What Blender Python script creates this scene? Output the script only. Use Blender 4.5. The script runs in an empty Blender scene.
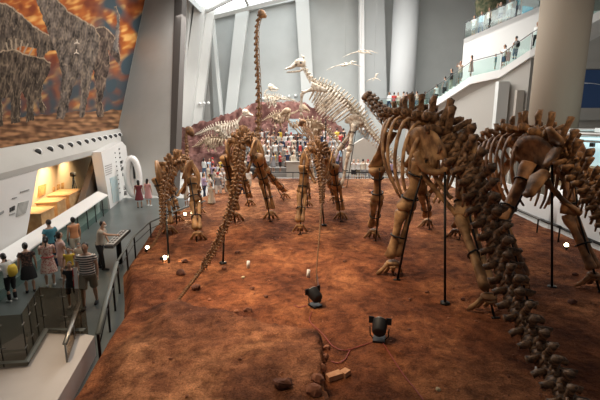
import bpy, bmesh, math, random
from mathutils import Vector, Matrix, noise
V = Vector
R = random.Random(7)
COL = bpy.context.scene.collection
SC = bpy.context.scene
F = 433.0
PITCH = math.atan(90 / F)
CP, SP = math.cos(PITCH), math.sin(PITCH)
CAM = V((0, 0, 5.5))
SOIL = 0.38

# ---------------------------------------------------------------- sight lines -> world points
def ray(px, py):
    u = (200 - py) / F
    return V(((px - 300) / F, CP + u * SP, -SP + u * CP))
def pz(px, py, z=0.0):
    d = ray(px, py); return CAM + d * ((z - 5.5) / d.z)
def py_(px, py, Y):
    d = ray(px, py); return CAM + d * (Y / d.y)
def pp(px, py, p0, n):
    d = ray(px, py); return CAM + d * ((p0 - CAM).dot(n) / d.dot(n))

# ---------------------------------------------------------------- materials
def mat(name, c, rough=0.7, metal=0.0, c2=None, scale=3.0, bump=0.0, emit=None, estr=1.0, alpha=1.0, trans=0.0, detail=5, lo=.4, hi=.62):
    m = bpy.data.materials.new(name); m.use_nodes = True
    nt = m.node_tree; b = nt.nodes['Principled BSDF']
    b.inputs['Base Color'].default_value = (*c, 1); b.inputs['Roughness'].default_value = rough
    b.inputs['Metallic'].default_value = metal
    if emit: b.inputs['Emission Color'].default_value = (*emit, 1); b.inputs['Emission Strength'].default_value = estr
    b.inputs['Alpha'].default_value = alpha
    b.inputs['Transmission Weight'].default_value = trans
    if c2 or bump:
        tc = nt.nodes.new('ShaderNodeTexCoord'); nz = nt.nodes.new('ShaderNodeTexNoise')
        nz.inputs['Scale'].default_value = scale; nz.inputs['Detail'].default_value = detail
        nt.links.new(tc.outputs['Object'], nz.inputs['Vector'])
        if c2:
            cr = nt.nodes.new('ShaderNodeValToRGB')
            cr.color_ramp.elements[0].position = lo; cr.color_ramp.elements[0].color = (*c, 1)
            cr.color_ramp.elements[1].position = hi; cr.color_ramp.elements[1].color = (*c2, 1)
            nt.links.new(nz.outputs['Fac'], cr.inputs['Fac']); nt.links.new(cr.outputs['Color'], b.inputs['Base Color'])
        if bump:
            bp = nt.nodes.new('ShaderNodeBump'); bp.inputs['Strength'].default_value = bump; bp.inputs['Distance'].default_value = .05
            nt.links.new(nz.outputs['Fac'], bp.inputs['Height']); nt.links.new(bp.outputs['Normal'], b.inputs['Normal'])
    return m
M = {}
M['bone_dark'] = mat('bone_dark', (.055, .026, .013), .65, 0, (.34, .19, .095), 4, .5)  # brown bone; mottle contrast raised to stand in for highlights and deep shadow
M['bone_tan'] = mat('bone_tan', (.17, .085, .035), .65, 0, (.48, .28, .13), 3, .5)
M['bone_rust'] = mat('bone_rust', (.10, .048, .02), .6, 0, (.36, .18, .07), 3.5, .4)
M['bone_rusty'] = mat('bone_rusty', (.13, .058, .024), .6, 0, (.42, .20, .08), 3, .5)
M['bone_orange'] = mat('bone_orange', (.20, .095, .03), .6, 0, (.46, .24, .09), 3, .4)
M['bone_pale'] = mat('bone_pale', (.42, .33, .24), .7, 0, (.78, .70, .58), 5, .3)
M['bone_buff'] = mat('bone_buff', (.30, .20, .12), .7, 0, (.62, .48, .34), 4, .3)
M['steel_black'] = mat('steel_black', (.012, .011, .01), .4, .5)
M['steel_grey'] = mat('steel_grey', (.28, .28, .27), .35, .7)
M['steel_rail'] = mat('steel_rail', (.22, .20, .17), .4, .5)
M['lamp_black'] = mat('lamp_black', (.012, .013, .016), .6)
M['lens'] = mat('lens', (.9, .9, .8), .2, 0, emit=(1, .82, .5), estr=14)
M['cable_red'] = mat('cable_red', (.25, .03, .02), .5)
M['white_paint'] = mat('white_paint', (.76, .75, .73), .6)
M['white_gloss'] = mat('white_gloss', (.85, .84, .82), .25)
M['parapet'] = mat('parapet', (.55, .50, .465), .6, c2=(.60, .55, .51), scale=1)
M['cap_grey'] = mat('cap_grey', (.11, .125, .12), .5)
M['wall_grey'] = mat('wall_grey', (.43, .415, .385), .85, c2=(.46, .445, .415), scale=.5)
M['wall_back'] = mat('wall_back', (.46, .475, .46), .85, c2=(.50, .515, .50), scale=.4)
M['wall_beige'] = mat('wall_beige', (.44, .42, .385), .85)
M['pilaster'] = mat('pilaster', (.56, .57, .55), .85)
M['pier'] = mat('pier', (.66, .65, .62), .8)
M['steps'] = mat('steps', (.27, .25, .23), .7)
M['corner'] = mat('corner', (.30, .29, .27), .85)
M['pilaster_d'] = mat('pilaster_d', (.44, .455, .45), .85)
M['column'] = mat('column', (.55, .56, .56), .8)
M['column_b'] = mat('column_b', (.30, .245, .185), .8)
M['floor_dark'] = mat('floor_dark', (.085, .10, .095), .28, c2=(.11, .125, .12), scale=.6)
M['floor_pale'] = mat('floor_pale', (.50, .49, .46), .35, c2=(.56, .55, .52), scale=.5)
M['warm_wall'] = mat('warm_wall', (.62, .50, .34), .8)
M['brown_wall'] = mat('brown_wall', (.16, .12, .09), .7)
M['wood_case'] = mat('wood_case', (.52, .30, .13), .6, c2=(.62, .40, .2), scale=4)
M['picture'] = mat('picture', (.55, .33, .12), .7, c2=(.35, .18, .06), scale=6)
M['ink'] = mat('ink', (.03, .03, .03), .6)
M['ink_grey'] = mat('ink_grey', (.30, .30, .29), .6)
M['print_blue'] = mat('print_blue', (.42, .55, .58), .6, c2=(.55, .62, .6), scale=4)
M['print_grey'] = mat('print_grey', (.34, .34, .32), .6, c2=(.44, .44, .42), scale=5)
M['cliff'] = mat('cliff', (.085, .030, .024), .95, c2=(.24, .115, .095), scale=1.6, bump=1.0)
M['screen_blue'] = mat('screen_blue', (.010, .022, .06), .5, emit=(.03, .07, .16), estr=.18)
M['glow_blue'] = mat('glow_blue', (.30, .62, .72), .3, emit=(.62, .88, .92), estr=.62, c2=(.85, .95, .95), scale=1.3)
M['sky_panel'] = mat('sky_panel', (.9, .95, 1), .4, emit=(.93, .98, 1), estr=2.5)
M['rock'] = mat('rock', (.20, .075, .04), .9, c2=(.36, .15, .08), scale=6, bump=.6)
M['rock_dark'] = mat('rock_dark', (.10, .035, .02), .9, c2=(.2, .08, .045), scale=6, bump=.6)
M['brick'] = mat('brick', (.50, .24, .12), .85, c2=(.62, .34, .18), scale=6, bump=.4)
M['sand'] = mat('sand', (.5, .4, .24), .9, c2=(.62, .52, .34), scale=5)
M['ramp'] = mat('ramp', (.46, .42, .37), .8)
M['scrub'] = mat('scrub', (.05, .07, .035), .9, c2=(.16, .14, .08), scale=5)

def glassmat(name, c, a, rough=.05):
    m = bpy.data.materials.new(name); m.use_nodes = True; nt = m.node_tree
    nt.nodes.remove(nt.nodes['Principled BSDF']); out = nt.nodes['Material Output']
    t = nt.nodes.new('ShaderNodeBsdfTransparent'); t.inputs[0].default_value = (*c, 1)
    g = nt.nodes.new('ShaderNodeBsdfGlossy'); g.inputs['Roughness'].default_value = rough
    mx = nt.nodes.new('ShaderNodeMixShader'); mx.inputs[0].default_value = a
    nt.links.new(t.outputs[0], mx.inputs[1]); nt.links.new(g.outputs[0], mx.inputs[2]); nt.links.new(mx.outputs[0], out.inputs[0])
    return m
M['glass'] = glassmat('glass', (.68, .61, .53), .12)  # brown tint stands in for warm reflections on the panes
M['glass_green'] = glassmat('glass_green', (.84, .93, .915), .035)

def soil_mat():
    m = bpy.data.materials.new('soil'); m.use_nodes = True; nt = m.node_tree; L = nt.links
    b = nt.nodes['Principled BSDF']; b.inputs['Roughness'].default_value = .92
    b.inputs['Specular IOR Level'].default_value = .15
    tc = nt.nodes.new('ShaderNodeTexCoord')
    def nz(s, d, dist=0):
        n = nt.nodes.new('ShaderNodeTexNoise'); n.inputs['Scale'].default_value = s; n.inputs['Detail'].default_value = d
        n.inputs['Roughness'].default_value = .62; n.inputs['Distortion'].default_value = dist
        L.new(tc.outputs['Object'], n.inputs['Vector']); return n
    a = nz(.45, 6, .4); c = nz(3.2, 8, .3); f = nz(30, 8, .5)
    r1 = nt.nodes.new('ShaderNodeValToRGB'); e = r1.color_ramp.elements
    e[0].position = .34; e[0].color = (.115, .040, .021, 1); e[1].position = .66; e[1].color = (.50, .205, .088, 1)
    k = e.new(.5); k.color = (.27, .098, .043, 1)
    L.new(a.outputs['Fac'], r1.inputs['Fac'])
    r2 = nt.nodes.new('ShaderNodeValToRGB'); e = r2.color_ramp.elements
    e[0].position = .36; e[0].color = (.42, .36, .34, 1); e[1].position = .62; e[1].color = (1.18, 1.12, 1.08, 1)
    L.new(c.outputs['Fac'], r2.inputs['Fac'])
    mx = nt.nodes.new('ShaderNodeMix'); mx.data_type = 'RGBA'; mx.blend_type = 'MULTIPLY'; mx.inputs[0].default_value = .9
    L.new(r1.outputs[0], mx.inputs[6]); L.new(r2.outputs[0], mx.inputs[7])
    r3 = nt.nodes.new('ShaderNodeValToRGB'); e = r3.color_ramp.elements
    e[0].position = .38; e[0].color = (.36, .33, .31, 1); e[1].position = .60; e[1].color = (1.22, 1.2, 1.18, 1)
    L.new(f.outputs['Fac'], r3.inputs['Fac'])
    m2 = nt.nodes.new('ShaderNodeMix'); m2.data_type = 'RGBA'; m2.blend_type = 'MULTIPLY'; m2.inputs[0].default_value = .6
    L.new(mx.outputs[2], m2.inputs[6]); L.new(r3.outputs[0], m2.inputs[7])
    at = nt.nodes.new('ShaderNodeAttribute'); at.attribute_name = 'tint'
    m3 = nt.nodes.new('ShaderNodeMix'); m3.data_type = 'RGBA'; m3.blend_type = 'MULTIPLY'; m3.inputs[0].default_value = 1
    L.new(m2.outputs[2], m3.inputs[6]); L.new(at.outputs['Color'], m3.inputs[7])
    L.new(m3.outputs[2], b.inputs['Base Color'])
    ad = nt.nodes.new('ShaderNodeMath'); ad.operation = 'MULTIPLY_ADD'; ad.inputs[1].default_value = .35
    L.new(f.outputs['Fac'], ad.inputs[0]); L.new(c.outputs['Fac'], ad.inputs[2])
    bp = nt.nodes.new('ShaderNodeBump'); bp.inputs['Strength'].default_value = 1.0; bp.inputs['Distance'].default_value = .16
    L.new(ad.outputs[0], bp.inputs['Height']); L.new(bp.outputs['Normal'], b.inputs['Normal'])
    return m
M['soil'] = soil_mat()

# ---------------------------------------------------------------- mesh builder
def perp(t, hint):
    s = t.cross(hint)
    if s.length < 1e-4: s = t.cross(V((0, 1, 0)) if abs(t.y) < .9 else V((1, 0, 0)))
    return s.normalized()
def catmull(P, n):
    P = [V(p) for p in P]
    if len(P) < 3:
        return [P[0].lerp(P[1], i / n) for i in range(n + 1)]
    Q = [P[0] * 2 - P[1]] + P + [P[-1] * 2 - P[-2]]; out = []
    for i in range(n + 1):
        u = i / n * (len(P) - 1); k = min(int(u), len(P) - 2); t = u - k
        a, b, c, d = Q[k:k + 4]
        out.append(.5 * ((2 * b) + (c - a) * t + (2 * a - 5 * b + 4 * c - d) * t * t + (3 * b - a - 3 * c + d) * t ** 3))
    return out
def lerpl(L, u):
    u = max(0, min(1, u)) * (len(L) - 1); k = min(int(u), len(L) - 2); t = u - k
    a, b = L[k], L[k + 1]
    if isinstance(a, (tuple, list)): return tuple(x + (y - x) * t for x, y in zip(a, b))
    return a + (b - a) * t

class MB:
    def __init__(s): s.v = []; s.f = []; s.mi = []; s.cur = 0
    def add(s, vs, fs):
        o = len(s.v); s.v += [V(p) for p in vs]; s.f += [tuple(i + o for i in f) for f in fs]; s.mi += [s.cur] * len(fs); return s
    def box(s, c, d, rz=0, rx=0, ry=0):
        c = V(c); m = Matrix.Rotation(rz, 3, 'Z') @ Matrix.Rotation(ry, 3, 'Y') @ Matrix.Rotation(rx, 3, 'X')
        vs = [c + m @ V((x * d[0] / 2, y * d[1] / 2, z * d[2] / 2)) for x in (-1, 1) for y in (-1, 1) for z in (-1, 1)]
        return s.add(vs, [(0, 1, 3, 2), (4, 6, 7, 5), (0, 4, 5, 1), (2, 3, 7, 6), (0, 2, 6, 4), (1, 5, 7, 3)])
    def tube(s, P, rad, seg=8, hint=V((0, 0, 1)), sub=0, cap=True):
        """swept ellipse; radius pair = (along side = t x hint, along the other axis)"""
        P = [V(p) for p in P]
        if not isinstance(rad, (list,)): rad = [rad] * len(P)
        if sub:
            Q = catmull(P, sub); rad = [lerpl(rad, i / sub) for i in range(sub + 1)]; P = Q
        n = len(P); vs = []; fs = []
        for i, p in enumerate(P):
            t = (P[min(i + 1, n - 1)] - P[max(i - 1, 0)])
            t = t.normalized() if t.length > 1e-9 else V((0, 0, 1))
            a = perp(t, hint); b = a.cross(t)
            r = rad[i]; r = r if isinstance(r, (tuple, list)) else (r, r)
            for k in range(seg):
                w = 2 * math.pi * k / seg
                vs.append(p + a * (r[0] * math.cos(w)) + b * (r[1] * math.sin(w)))
        for i in range(n - 1):
            for k in range(seg):
                k2 = (k + 1) % seg
                fs.append((i * seg + k, i * seg + k2, (i + 1) * seg + k2, (i + 1) * seg + k))
        if cap:
            fs.append(tuple(range(seg))[::-1]); fs.append(tuple((n - 1) * seg + k for k in range(seg)))
        return s.add(vs, fs)
    def ball(s, c, r, seg=10, rings=7, m=None):
        c = V(c); r = r if isinstance(r, (tuple, list)) else (r, r, r); vs = []; fs = []
        for i in range(1, rings):
            a = math.pi * i / rings
            for k in range(seg):
                w = 2 * math.pi * k / seg
                p = V((r[0] * math.sin(a) * math.cos(w), r[1] * math.sin(a) * math.sin(w), r[2] * math.cos(a)))
                vs.append(c + (m @ p if m else p))
        t = len(vs); p = V((0, 0, r[2])); vs += [c + (m @ p if m else p), c - (m @ p if m else p)]
        for i in range(rings - 2):
            for k in range(seg):
                k2 = (k + 1) % seg
                fs.append((i * seg + k, (i + 1) * seg + k, (i + 1) * seg + k2, i * seg + k2))
        for k in range(seg):
            k2 = (k + 1) % seg
            fs.append((t, k, k2)); fs.append((t + 1, (rings - 2) * seg + k2, (rings - 2) * seg + k))
        return s.add(vs, fs)
    def prism(s, P, d):
        """closed polygon P (3D points) extruded by vector d"""
        P = [V(p) for p in P]; n = len(P); d = V(d)
        fs = [tuple(range(n)), tuple(range(n, 2 * n))[::-1]] + [((i + 1) % n, i, n + i, n + (i + 1) % n) for i in range(n)]
        return s.add(P + [p + d for p in P], fs)
    def rough(s, amp, sc=3.0, seed=0):
        o = V((seed * 3.1, seed * 1.7, seed * .9))
        for i, p in enumerate(s.v): s.v[i] = p + noise.noise_vector(p * sc + o) * amp
        return s
    def mesh(s, name, mats, smooth=True, origin=None):
        me = bpy.data.meshes.new(name); o = origin or V((0, 0, 0))
        me.from_pydata([p - o for p in s.v], [], s.f)
        for m in (mats if isinstance(mats, (list, tuple)) else [mats]): me.materials.append(m)
        for i, p in enumerate(me.polygons): p.use_smooth = smooth; p.material_index = s.mi[i]
        bm = bmesh.new(); bm.from_mesh(me); bmesh.ops.recalc_face_normals(bm, faces=bm.faces); bm.to_mesh(me); bm.free()
        return me
    def build(s, name, mats, parent=None, smooth=True, origin=None):
        if parent is not None and origin is None: origin = V(parent.get('_o', (0, 0, 0)))
        if parent is None and origin is None:
            lo = V([min(p[i] for p in s.v) for i in range(3)]); hi = V([max(p[i] for p in s.v) for i in range(3)])
            origin = V(((lo.x + hi.x) / 2, (lo.y + hi.y) / 2, lo.z))
        o = bpy.data.objects.new(name, s.mesh(name, mats, smooth, origin)); COL.objects.link(o)
        if parent is not None:
            o.parent = parent; po = V(parent.get('_o', (0, 0, 0))); o.location = origin - po
        else: o.location = origin
        o['_o'] = list(origin)
        return o
def tag(o, label=None, cat=None, group=None, kind=None):
    if label: o['label'] = label
    if cat: o['category'] = cat
    if group: o['group'] = group
    if kind: o['kind'] = kind
    return o
def struct(o, label=None): o['kind'] = 'structure'; o['label'] = label or o.name.replace('_', ' '); return o
def empty(name, loc, label, cat, group=None):
    o = bpy.data.objects.new(name, None); COL.objects.link(o); o.location = loc; o['_o'] = list(loc); o.empty_display_size = .2
    return tag(o, label, cat, group)
def copy_tree(src, parent=None):
    c = src.copy(); COL.objects.link(c)
    if parent is not None: c.parent = parent
    for ch in list(KIDS.get(src.name, [])): copy_tree(ch, c)
    return c
KIDS = {}
def index_kids():
    KIDS.clear()
    for o in COL.objects:
        if o.parent: KIDS.setdefault(o.parent.name, []).append(o)

# ================================================================ SETTING
def bound_left(Y):
    T = [(3, -4.3), (7, -4.3), (8.6, -4.5), (10.7, -4.74), (11.6, -5.08), (13.8, -6.0), (18.8, -6.75), (23.7, -6.4), (28.4, -5.66), (33, -4.6)]
    for (a, x), (b, y) in zip(T, T[1:]):
        if Y <= b: return x + (y - x) * (Y - a) / (b - a)
    return T[-1][1]
def bound_right(Y): return 11.6 - .055 * max(0, Y - 12)
def sstep(a, b, x): t = max(0, min(1, (x - a) / (b - a))); return t * t * (3 - 2 * t)
def slab(x, Y):
    """raised sandstone sheet at the near left of the pit"""
    w = noise.noise(V((x * .8, Y * .8, 4))) * .5
    f = noise.noise(V((x * 3.2, Y * 3.2, 8))) * .10
    return sstep(0, .07, .60 + w * .35 + f - .05 * (9 - Y) - x) * sstep(0, .10, 10.3 - .44 * (x + 2.7) + .35 * w + f - Y) * sstep(-4.2, -2.9, x + w)
def soil_h(x, Y):
    e = min(sstep(0, .35, x - bound_left(Y)), sstep(0, .3, bound_right(Y) - x), sstep(0, .3, 33 - Y))
    n = noise.noise(V((x * .35, Y * .35, 0))) * .11 + noise.noise(V((x * 1.3, Y * 1.3, 2))) * .035
    near = sstep(12, 7, Y) * .10
    return e * (SOIL + n + near + slab(x, Y) * .26 + slab(x, Y) * noise.noise(V((x * 2.2, Y * 2.2, 7))) * .05)
def build_soil():
    NX, NY = 230, 330; vs = []; fs = []; col = []
    for j in range(NY + 1):
        Y = 3 + 30.1 * (j / NY) ** 1.5
        xl, xr = bound_left(Y) - .02, bound_right(Y) + .02
        for i in range(NX + 1):
            x = xl + (xr - xl) * i / NX
            h = soil_h(x, Y); h += noise.noise(V((x * 5, Y * 5, 9))) * .014 if h > .2 else 0
            vs.append((x, Y, h))
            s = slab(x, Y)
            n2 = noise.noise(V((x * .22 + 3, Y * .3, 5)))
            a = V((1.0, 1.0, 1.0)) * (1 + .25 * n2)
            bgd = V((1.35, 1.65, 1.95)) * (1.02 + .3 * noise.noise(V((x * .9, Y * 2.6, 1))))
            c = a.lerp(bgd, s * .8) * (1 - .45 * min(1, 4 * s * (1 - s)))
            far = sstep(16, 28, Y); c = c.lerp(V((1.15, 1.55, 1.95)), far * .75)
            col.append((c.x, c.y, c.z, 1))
    for j in range(NY):
        for i in range(NX):
            a = j * (NX + 1) + i; fs.append((a, a + 1, a + NX + 2, a + NX + 1))
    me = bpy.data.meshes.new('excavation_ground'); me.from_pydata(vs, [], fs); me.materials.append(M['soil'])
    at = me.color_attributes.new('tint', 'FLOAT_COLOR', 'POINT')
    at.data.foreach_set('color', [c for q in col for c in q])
    me.polygons.foreach_set('use_smooth', [True] * len(fs))
    o = bpy.data.objects.new('excavation_ground', me); COL.objects.link(o)
    tag(o, 'red brown excavated soil bed under the mounted skeletons', kind='structure')
build_soil()

# floors
m = MB(); m.box((4, 23, -.1), (60, 56, .2)); struct(m.build('floor', M['floor_pale'], smooth=False), 'pale polished hall floor')
m = MB(); m.prism([(-14, -2, .004), (-4.0, -2, .004), (-4.2, 8, .004), (-4.8, 12, .004), (-6.4, 19, .004), (-6.0, 24, .004), (-7.2, 27, .004), (-14, 27, .004)], (0, 0, .012))
struct(m.build('floor_walkway', M['floor_dark'], smooth=False), 'dark grey visitor walkway floor')

# left exhibition wall frame
SL = -.16
def xw(Y, off=0): return -9.3 + SL * (Y - 15.8) + off
DW = V((SL, 1, 0)).normalized(); NW = V((1, -SL, 0)).normalized()
W0 = V((xw(15.8, -.6), 15.8, 0))
def w(px, py, off=0.0): return pp(px, py, W0 + NW * off, NW)
NM = V((1, -SL, -.15)).normalized(); M0 = V((xw(15.8, -1.3), 15.8, 4.45))
def mu(px, py, off=0.0): return pp(px, py, M0 + NM * off, NM)

m = MB(); m.prism([mu(-160, -60, -.12), mu(151, -22, -.12), mu(119.5, 129, -.12), mu(-160, 177, -.12)], -NM * .5)
struct(m.build('wall_left', M['wall_grey'], smooth=False), 'grey inward leaning left wall')
KA, KB, KC = mu(119, 128, 0), mu(147, -8, 0), pz(168, 197, 0)
KN = (KB - KA).cross(KC - KA).normalized(); KN = KN if KN.y < 0 else -KN
def kw(px, py, off=0.0): return pp(px, py, KA + KN * off, KN)
m = MB(); m.prism([kw(149.5, -20), kw(178, -20), kw(171, 196), kw(124, 222), kw(108, 222), kw(112, 160)], -KN * .4)
struct(m.build('wall_left_end', M['wall_grey'], smooth=False), 'grey slanting end wall right of the mural')
# edge fin at the end of the left wall
m = MB(); m.prism([kw(175, -20, .05), kw(183, -20, .05), kw(174, 193, .05), kw(168.5, 196, .05)], -KN * .6)
struct(m.build('trim_1', mat('fin', (.07, .058, .05), .8), smooth=False), 'dark edge strip of the left wall')

# ---- mural (a flat painting)
def inside(x, y, P):
    c = False; j = len(P) - 1
    for i in range(len(P)):
        xi, yi = P[i]; xj, yj = P[j]
        if (yi > y) != (yj > y) and x < (xj - xi) * (y - yi) / (yj - yi) + xi: c = not c
        j = i
    return c
PAINT = [
    ([(96, 28), (105, 26), (113, 34), (119, 48), (121, 60), (119, 66), (114, 58), (108, 50), (110, 64), (106, 82), (102, 100), (104, 116), (97, 117), (96, 90), (92, 60)], (.16, .11, .085)),
    ([(113, 50), (116, 30), (117, 14), (114, 6), (117, 6), (120, 16), (119, 34), (118, 54)], (.20, .17, .15)),
    ([(-12, 0), (6, 3), (22, 14), (34, 26), (44, 32), (56, 38), (61, 46), (59, 51), (52, 50), (45, 54), (41, 66), (38, 60), (36, 48), (22, 46), (-12, 60)], (.15, .115, .09)),
    ([(33, -8), (50, -8), (58, 0), (70, 12), (84, 20), (95, 27), (100, 36), (98, 52), (93, 70), (89, 92), (84, 117), (79, 117), (81, 92), (80, 74), (74, 84), (68, 108), (64, 119), (56, 119), (60, 98), (62, 76), (58, 58), (50, 38), (42, 16)], (.21, .165, .135)),
    ([(-12, 55), (4, 50), (16, 49), (28, 55), (34, 56), (44, 58), (51, 62), (50, 70), (47, 76), (43, 84), (42, 100), (46, 108), (45, 113), (40, 112), (38, 98), (34, 100), (34, 120), (26, 122), (27, 100), (21, 92), (20, 122), (11, 124), (11, 98), (2, 98), (3, 126), (-12, 128)], (.13, .095, .07)),
]
def smooth_noise(x, y, s, z=0): return noise.noise(V((x / s, y / s, z)))
def mural_col(x, y):
    jx, jy = x + 1.2 * smooth_noise(x, y, 5, 3), y + 1.2 * smooth_noise(x, y, 5, 8)
    n = smooth_noise(x + y * .4, y, 14, 1) + .5 * smooth_noise(x, y, 6, 2); n2 = smooth_noise(x * .7 + y, y, 5, 5)
    org, yel, teal, red = V((.58, .17, .035)), V((.85, .46, .14)), V((.06, .085, .10)), V((.22, .05, .018))
    f = max(0, min(1, .5 + n)); c = red.lerp(org, f)
    c = c.lerp(yel, max(0, min(1, (n + n2 * .8) * 1.6 - .15)))
    tq = max(0, min(1, (x - 84) / 22)) * max(0, min(1, .5 + 2.2 * smooth_noise(x, y, 17, 12)))
    tq = max(tq, max(0, min(1, (y - 50) / 30)) * .95 * max(0, min(1, .8 + smooth_noise(x, y, 10, 14))))
    c = c.lerp(teal, tq)
    g = 121 - .07 * x + 2 * smooth_noise(x, y, 9, 6)
    if y > g - 3:
        c = V((.20, .10, .055)).lerp(V((.46, .24, .12)), max(0, min(1, .45 + 1.5 * noise.noise(V((x / 16, y / 2.6, 11))))))
        c = c * (.55 + .6 * max(0, min(1, .6 + 2 * noise.noise(V((x / 7, y / 4, 21))))))
    for k, (P, q) in enumerate(PAINT):
        if inside(jx, jy, P):
            q = V(q); s = .62 + .75 * smooth_noise(x * 1.3, y * .6, 6, 30 + k) + .45 * smooth_noise(x * 1.5, y, 2.5, 40 + k)
            rg = max(0, 1 - abs(noise.noise(V((x / 3.2 + y / 30, y / 13, 60 + k)))) * 7); s += .5 * rg; q = q.lerp(V((.26, .19, .125)), .5 * rg)
            if inside(jx - 1.0, jy + 2.0, P) and not inside(jx + .3, jy - 1.5, P): s += .55; q = V((.30, .22, .15))
            c = q * max(.16, s)
    # spikes on the lower animal, three small flying reptiles
    for (x0, y0, x1, y1) in [(8, 50, 6, 43), (12, 49, 11, 40), (16, 49, 16, 39), (20, 50, 22, 41), (24, 52, 28, 44), (29, 55, 33, 48)]:
        t = max(0, min(1, ((x - x0) * (x1 - x0) + (y - y0) * (y1 - y0)) / ((x1 - x0) ** 2 + (y1 - y0) ** 2)))
        if math.hypot(x - x0 - t * (x1 - x0), y - y0 - t * (y1 - y0)) < .8: c = V((.40, .31, .22))
    for (cx, cy) in ((77, 42), (76.5, 52)):
        dx, dy = x - cx, y - cy
        if (abs(dx) < .5 and -2.5 < dy < 1) or (abs(dx) < 2.6 and abs(dy - .5 - abs(dx) * .45) < .55): c = V((.75, .62, .5))
    return c
def build_mural():
    A, B, C_, D = mu(-30, -8, .02), mu(146.7, -8, .02), mu(118, 128.5, .02), mu(-30, 153, .02)
    NU, NV = 300, 250; vs = []; fs = []; col = []
    for j in range(NV + 1):
        for i in range(NU + 1):
            u, v = i / NU, j / NV
            # perspective-true interpolation inside the painting's own plane
            px = -30 + (146.7 - 28.7 * v + 30) * u; pyy = -8 + (161 - 24.5 * u) * v
            p = mu(px, pyy, .02); vs.append(p); q = mural_col(px, pyy); q = q * .85; col.append((q.x, q.y, q.z, 1))
    for j in range(NV):
        for i in range(NU):
            a = j * (NU + 1) + i; fs.append((a, a + 1, a + NU + 2, a + NU + 1))
    me = bpy.data.meshes.new('mural'); o0 = A; me.from_pydata([p - o0 for p in vs], [], fs)
    mm = bpy.data.materials.new('mural_paint'); mm.use_nodes = True; nt = mm.node_tree
    at = nt.nodes.new('ShaderNodeAttribute'); at.attribute_name = 'paint'
    nt.links.new(at.outputs['Color'], nt.nodes['Principled BSDF'].inputs['Base Color']); nt.nodes['Principled BSDF'].inputs['Roughness'].default_value = .95; nt.nodes['Principled BSDF'].inputs['Specular IOR Level'].default_value = .1
    me.materials.append(mm); ca = me.color_attributes.new('paint', 'FLOAT_COLOR', 'POINT')
    ca.data.foreach_set('color', [c for q in col for c in q])
    root = empty('mural', o0, 'huge painted dinosaur mural with orange sky on the leaning grey wall', 'mural')
    o = bpy.data.objects.new('painting', me); COL.objects.link(o); o.parent = root
    b = MB(); b.prism([p_ - NM * .03 for p_ in (A, B, C_, D)], -NM * .06); b.build('backing', M['steel_grey'], root, smooth=False)
build_mural()

# ---- ledge and sloping band with round downlights
m = MB(); L0, L1, L2, L3 = w(-60, 189), w(121, 142.5), mu(121, 127.5, -.02), mu(-60, 157.5, -.02)
m.prism([L0, L1, L2, L3], V((-.05, 0, -.12)))
m.prism([w(-60, 198), w(38, 170), w(113, 149.5), w(121, 142.5), w(-60, 189)], -NW * .5)
struct(m.build('trim_2', M['wall_grey'], smooth=False), 'grey sloping ledge under the mural')
spot = None
for k in range(12):
    u = .30 + .67 * k / 11
    p = (L0.lerp(L1, u)).lerp(L3.lerp(L2, u), .52)
    root = empty('downlight', p, 'round black downlight under the mural, %s counted from the near end' % ['first', 'second', 'third', 'fourth', 'fifth', 'sixth', 'seventh', 'eighth', 'ninth', 'tenth', 'eleventh', 'last'][k], 'light', 'round downlights in the ledge under the mural')
    n = V((.72, -.62, .1)).normalized(); p = p + V((.06, -.04, 0))
    a = MB(); a.tube([p, p + n * .05], [.17, .17], 14, hint=V((0, 0, 1))); a.build('trim_ring', M['white_paint'], root)
    a = MB(); a.tube([p + n * .04, p + n * .075], [.13, .12], 12, hint=V((0, 0, 1))); a.build('lens', M['ink'], root)

# ---- exhibition front: white graphic wall, niche, info wall
def panel(name, pts, off, th, mt, parent=None, smooth=False):
    q = MB(); q.prism([w(x, y, off) for x, y in pts], -NW * th); return q.build(name, mt, parent, smooth)
struct(panel('wall_graphic', [(-60, 196), (38, 169.5), (27, 232), (20, 262), (-60, 320)], 0, .3, M['white_paint']), 'white graphic wall left of the warm niche')
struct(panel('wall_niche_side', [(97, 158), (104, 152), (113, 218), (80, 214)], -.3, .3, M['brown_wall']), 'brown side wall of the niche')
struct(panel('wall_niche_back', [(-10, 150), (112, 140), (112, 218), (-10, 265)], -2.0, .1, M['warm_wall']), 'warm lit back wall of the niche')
m = MB(); m.prism([w(30, 168, -.35), w(110, 149, -.35), w(110, 149, -2), w(30, 168, -2)], (0, 0, .1)); struct(m.build('ceiling_niche', M['wall_grey'], smooth=False), 'dark ceiling of the niche')
# graphics on white wall
R1 = empty('wall_poster', w(21, 212, .02), 'grey rectangular print on the white graphic wall', 'poster')
panel('print_sheet', [(19, 203), (29, 200.5), (26, 213), (16.5, 217)], .03, .03, M['print_grey'], R1)
panel('caption', [(21, 191.5), (29.5, 189), (29.2, 190.2), (20.8, 192.8)], .03, .03, M['ink_grey'], R1)
R2 = empty('wall_drawing', w(8, 210, .02), 'faint printed bone drawings beside the grey print on white wall', 'drawing')
panel('drawing', [(10.5, 208), (12.2, 207), (12, 211), (10.4, 212)], .03, .03, M['ink'], R2)
panel('drawing', [(13.2, 206.5), (15.2, 205.6), (14.8, 210), (13, 210.8)], .03, .03, M['ink'], R2)
panel('drawing', [(0, 213), (4, 210.5), (4, 213), (0, 215.5)], .03, .03, M['ink_grey'], R2)
panel('caption', [(12.8, 198), (17, 196.8), (17, 197.6), (12.8, 199)], .03, .03, M['ink_grey'], R2)
panel('caption', [(10, 214.5), (15.5, 212.6), (15.5, 213.4), (10, 215.4)], .03, .03, M['ink_grey'], R2)
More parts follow.
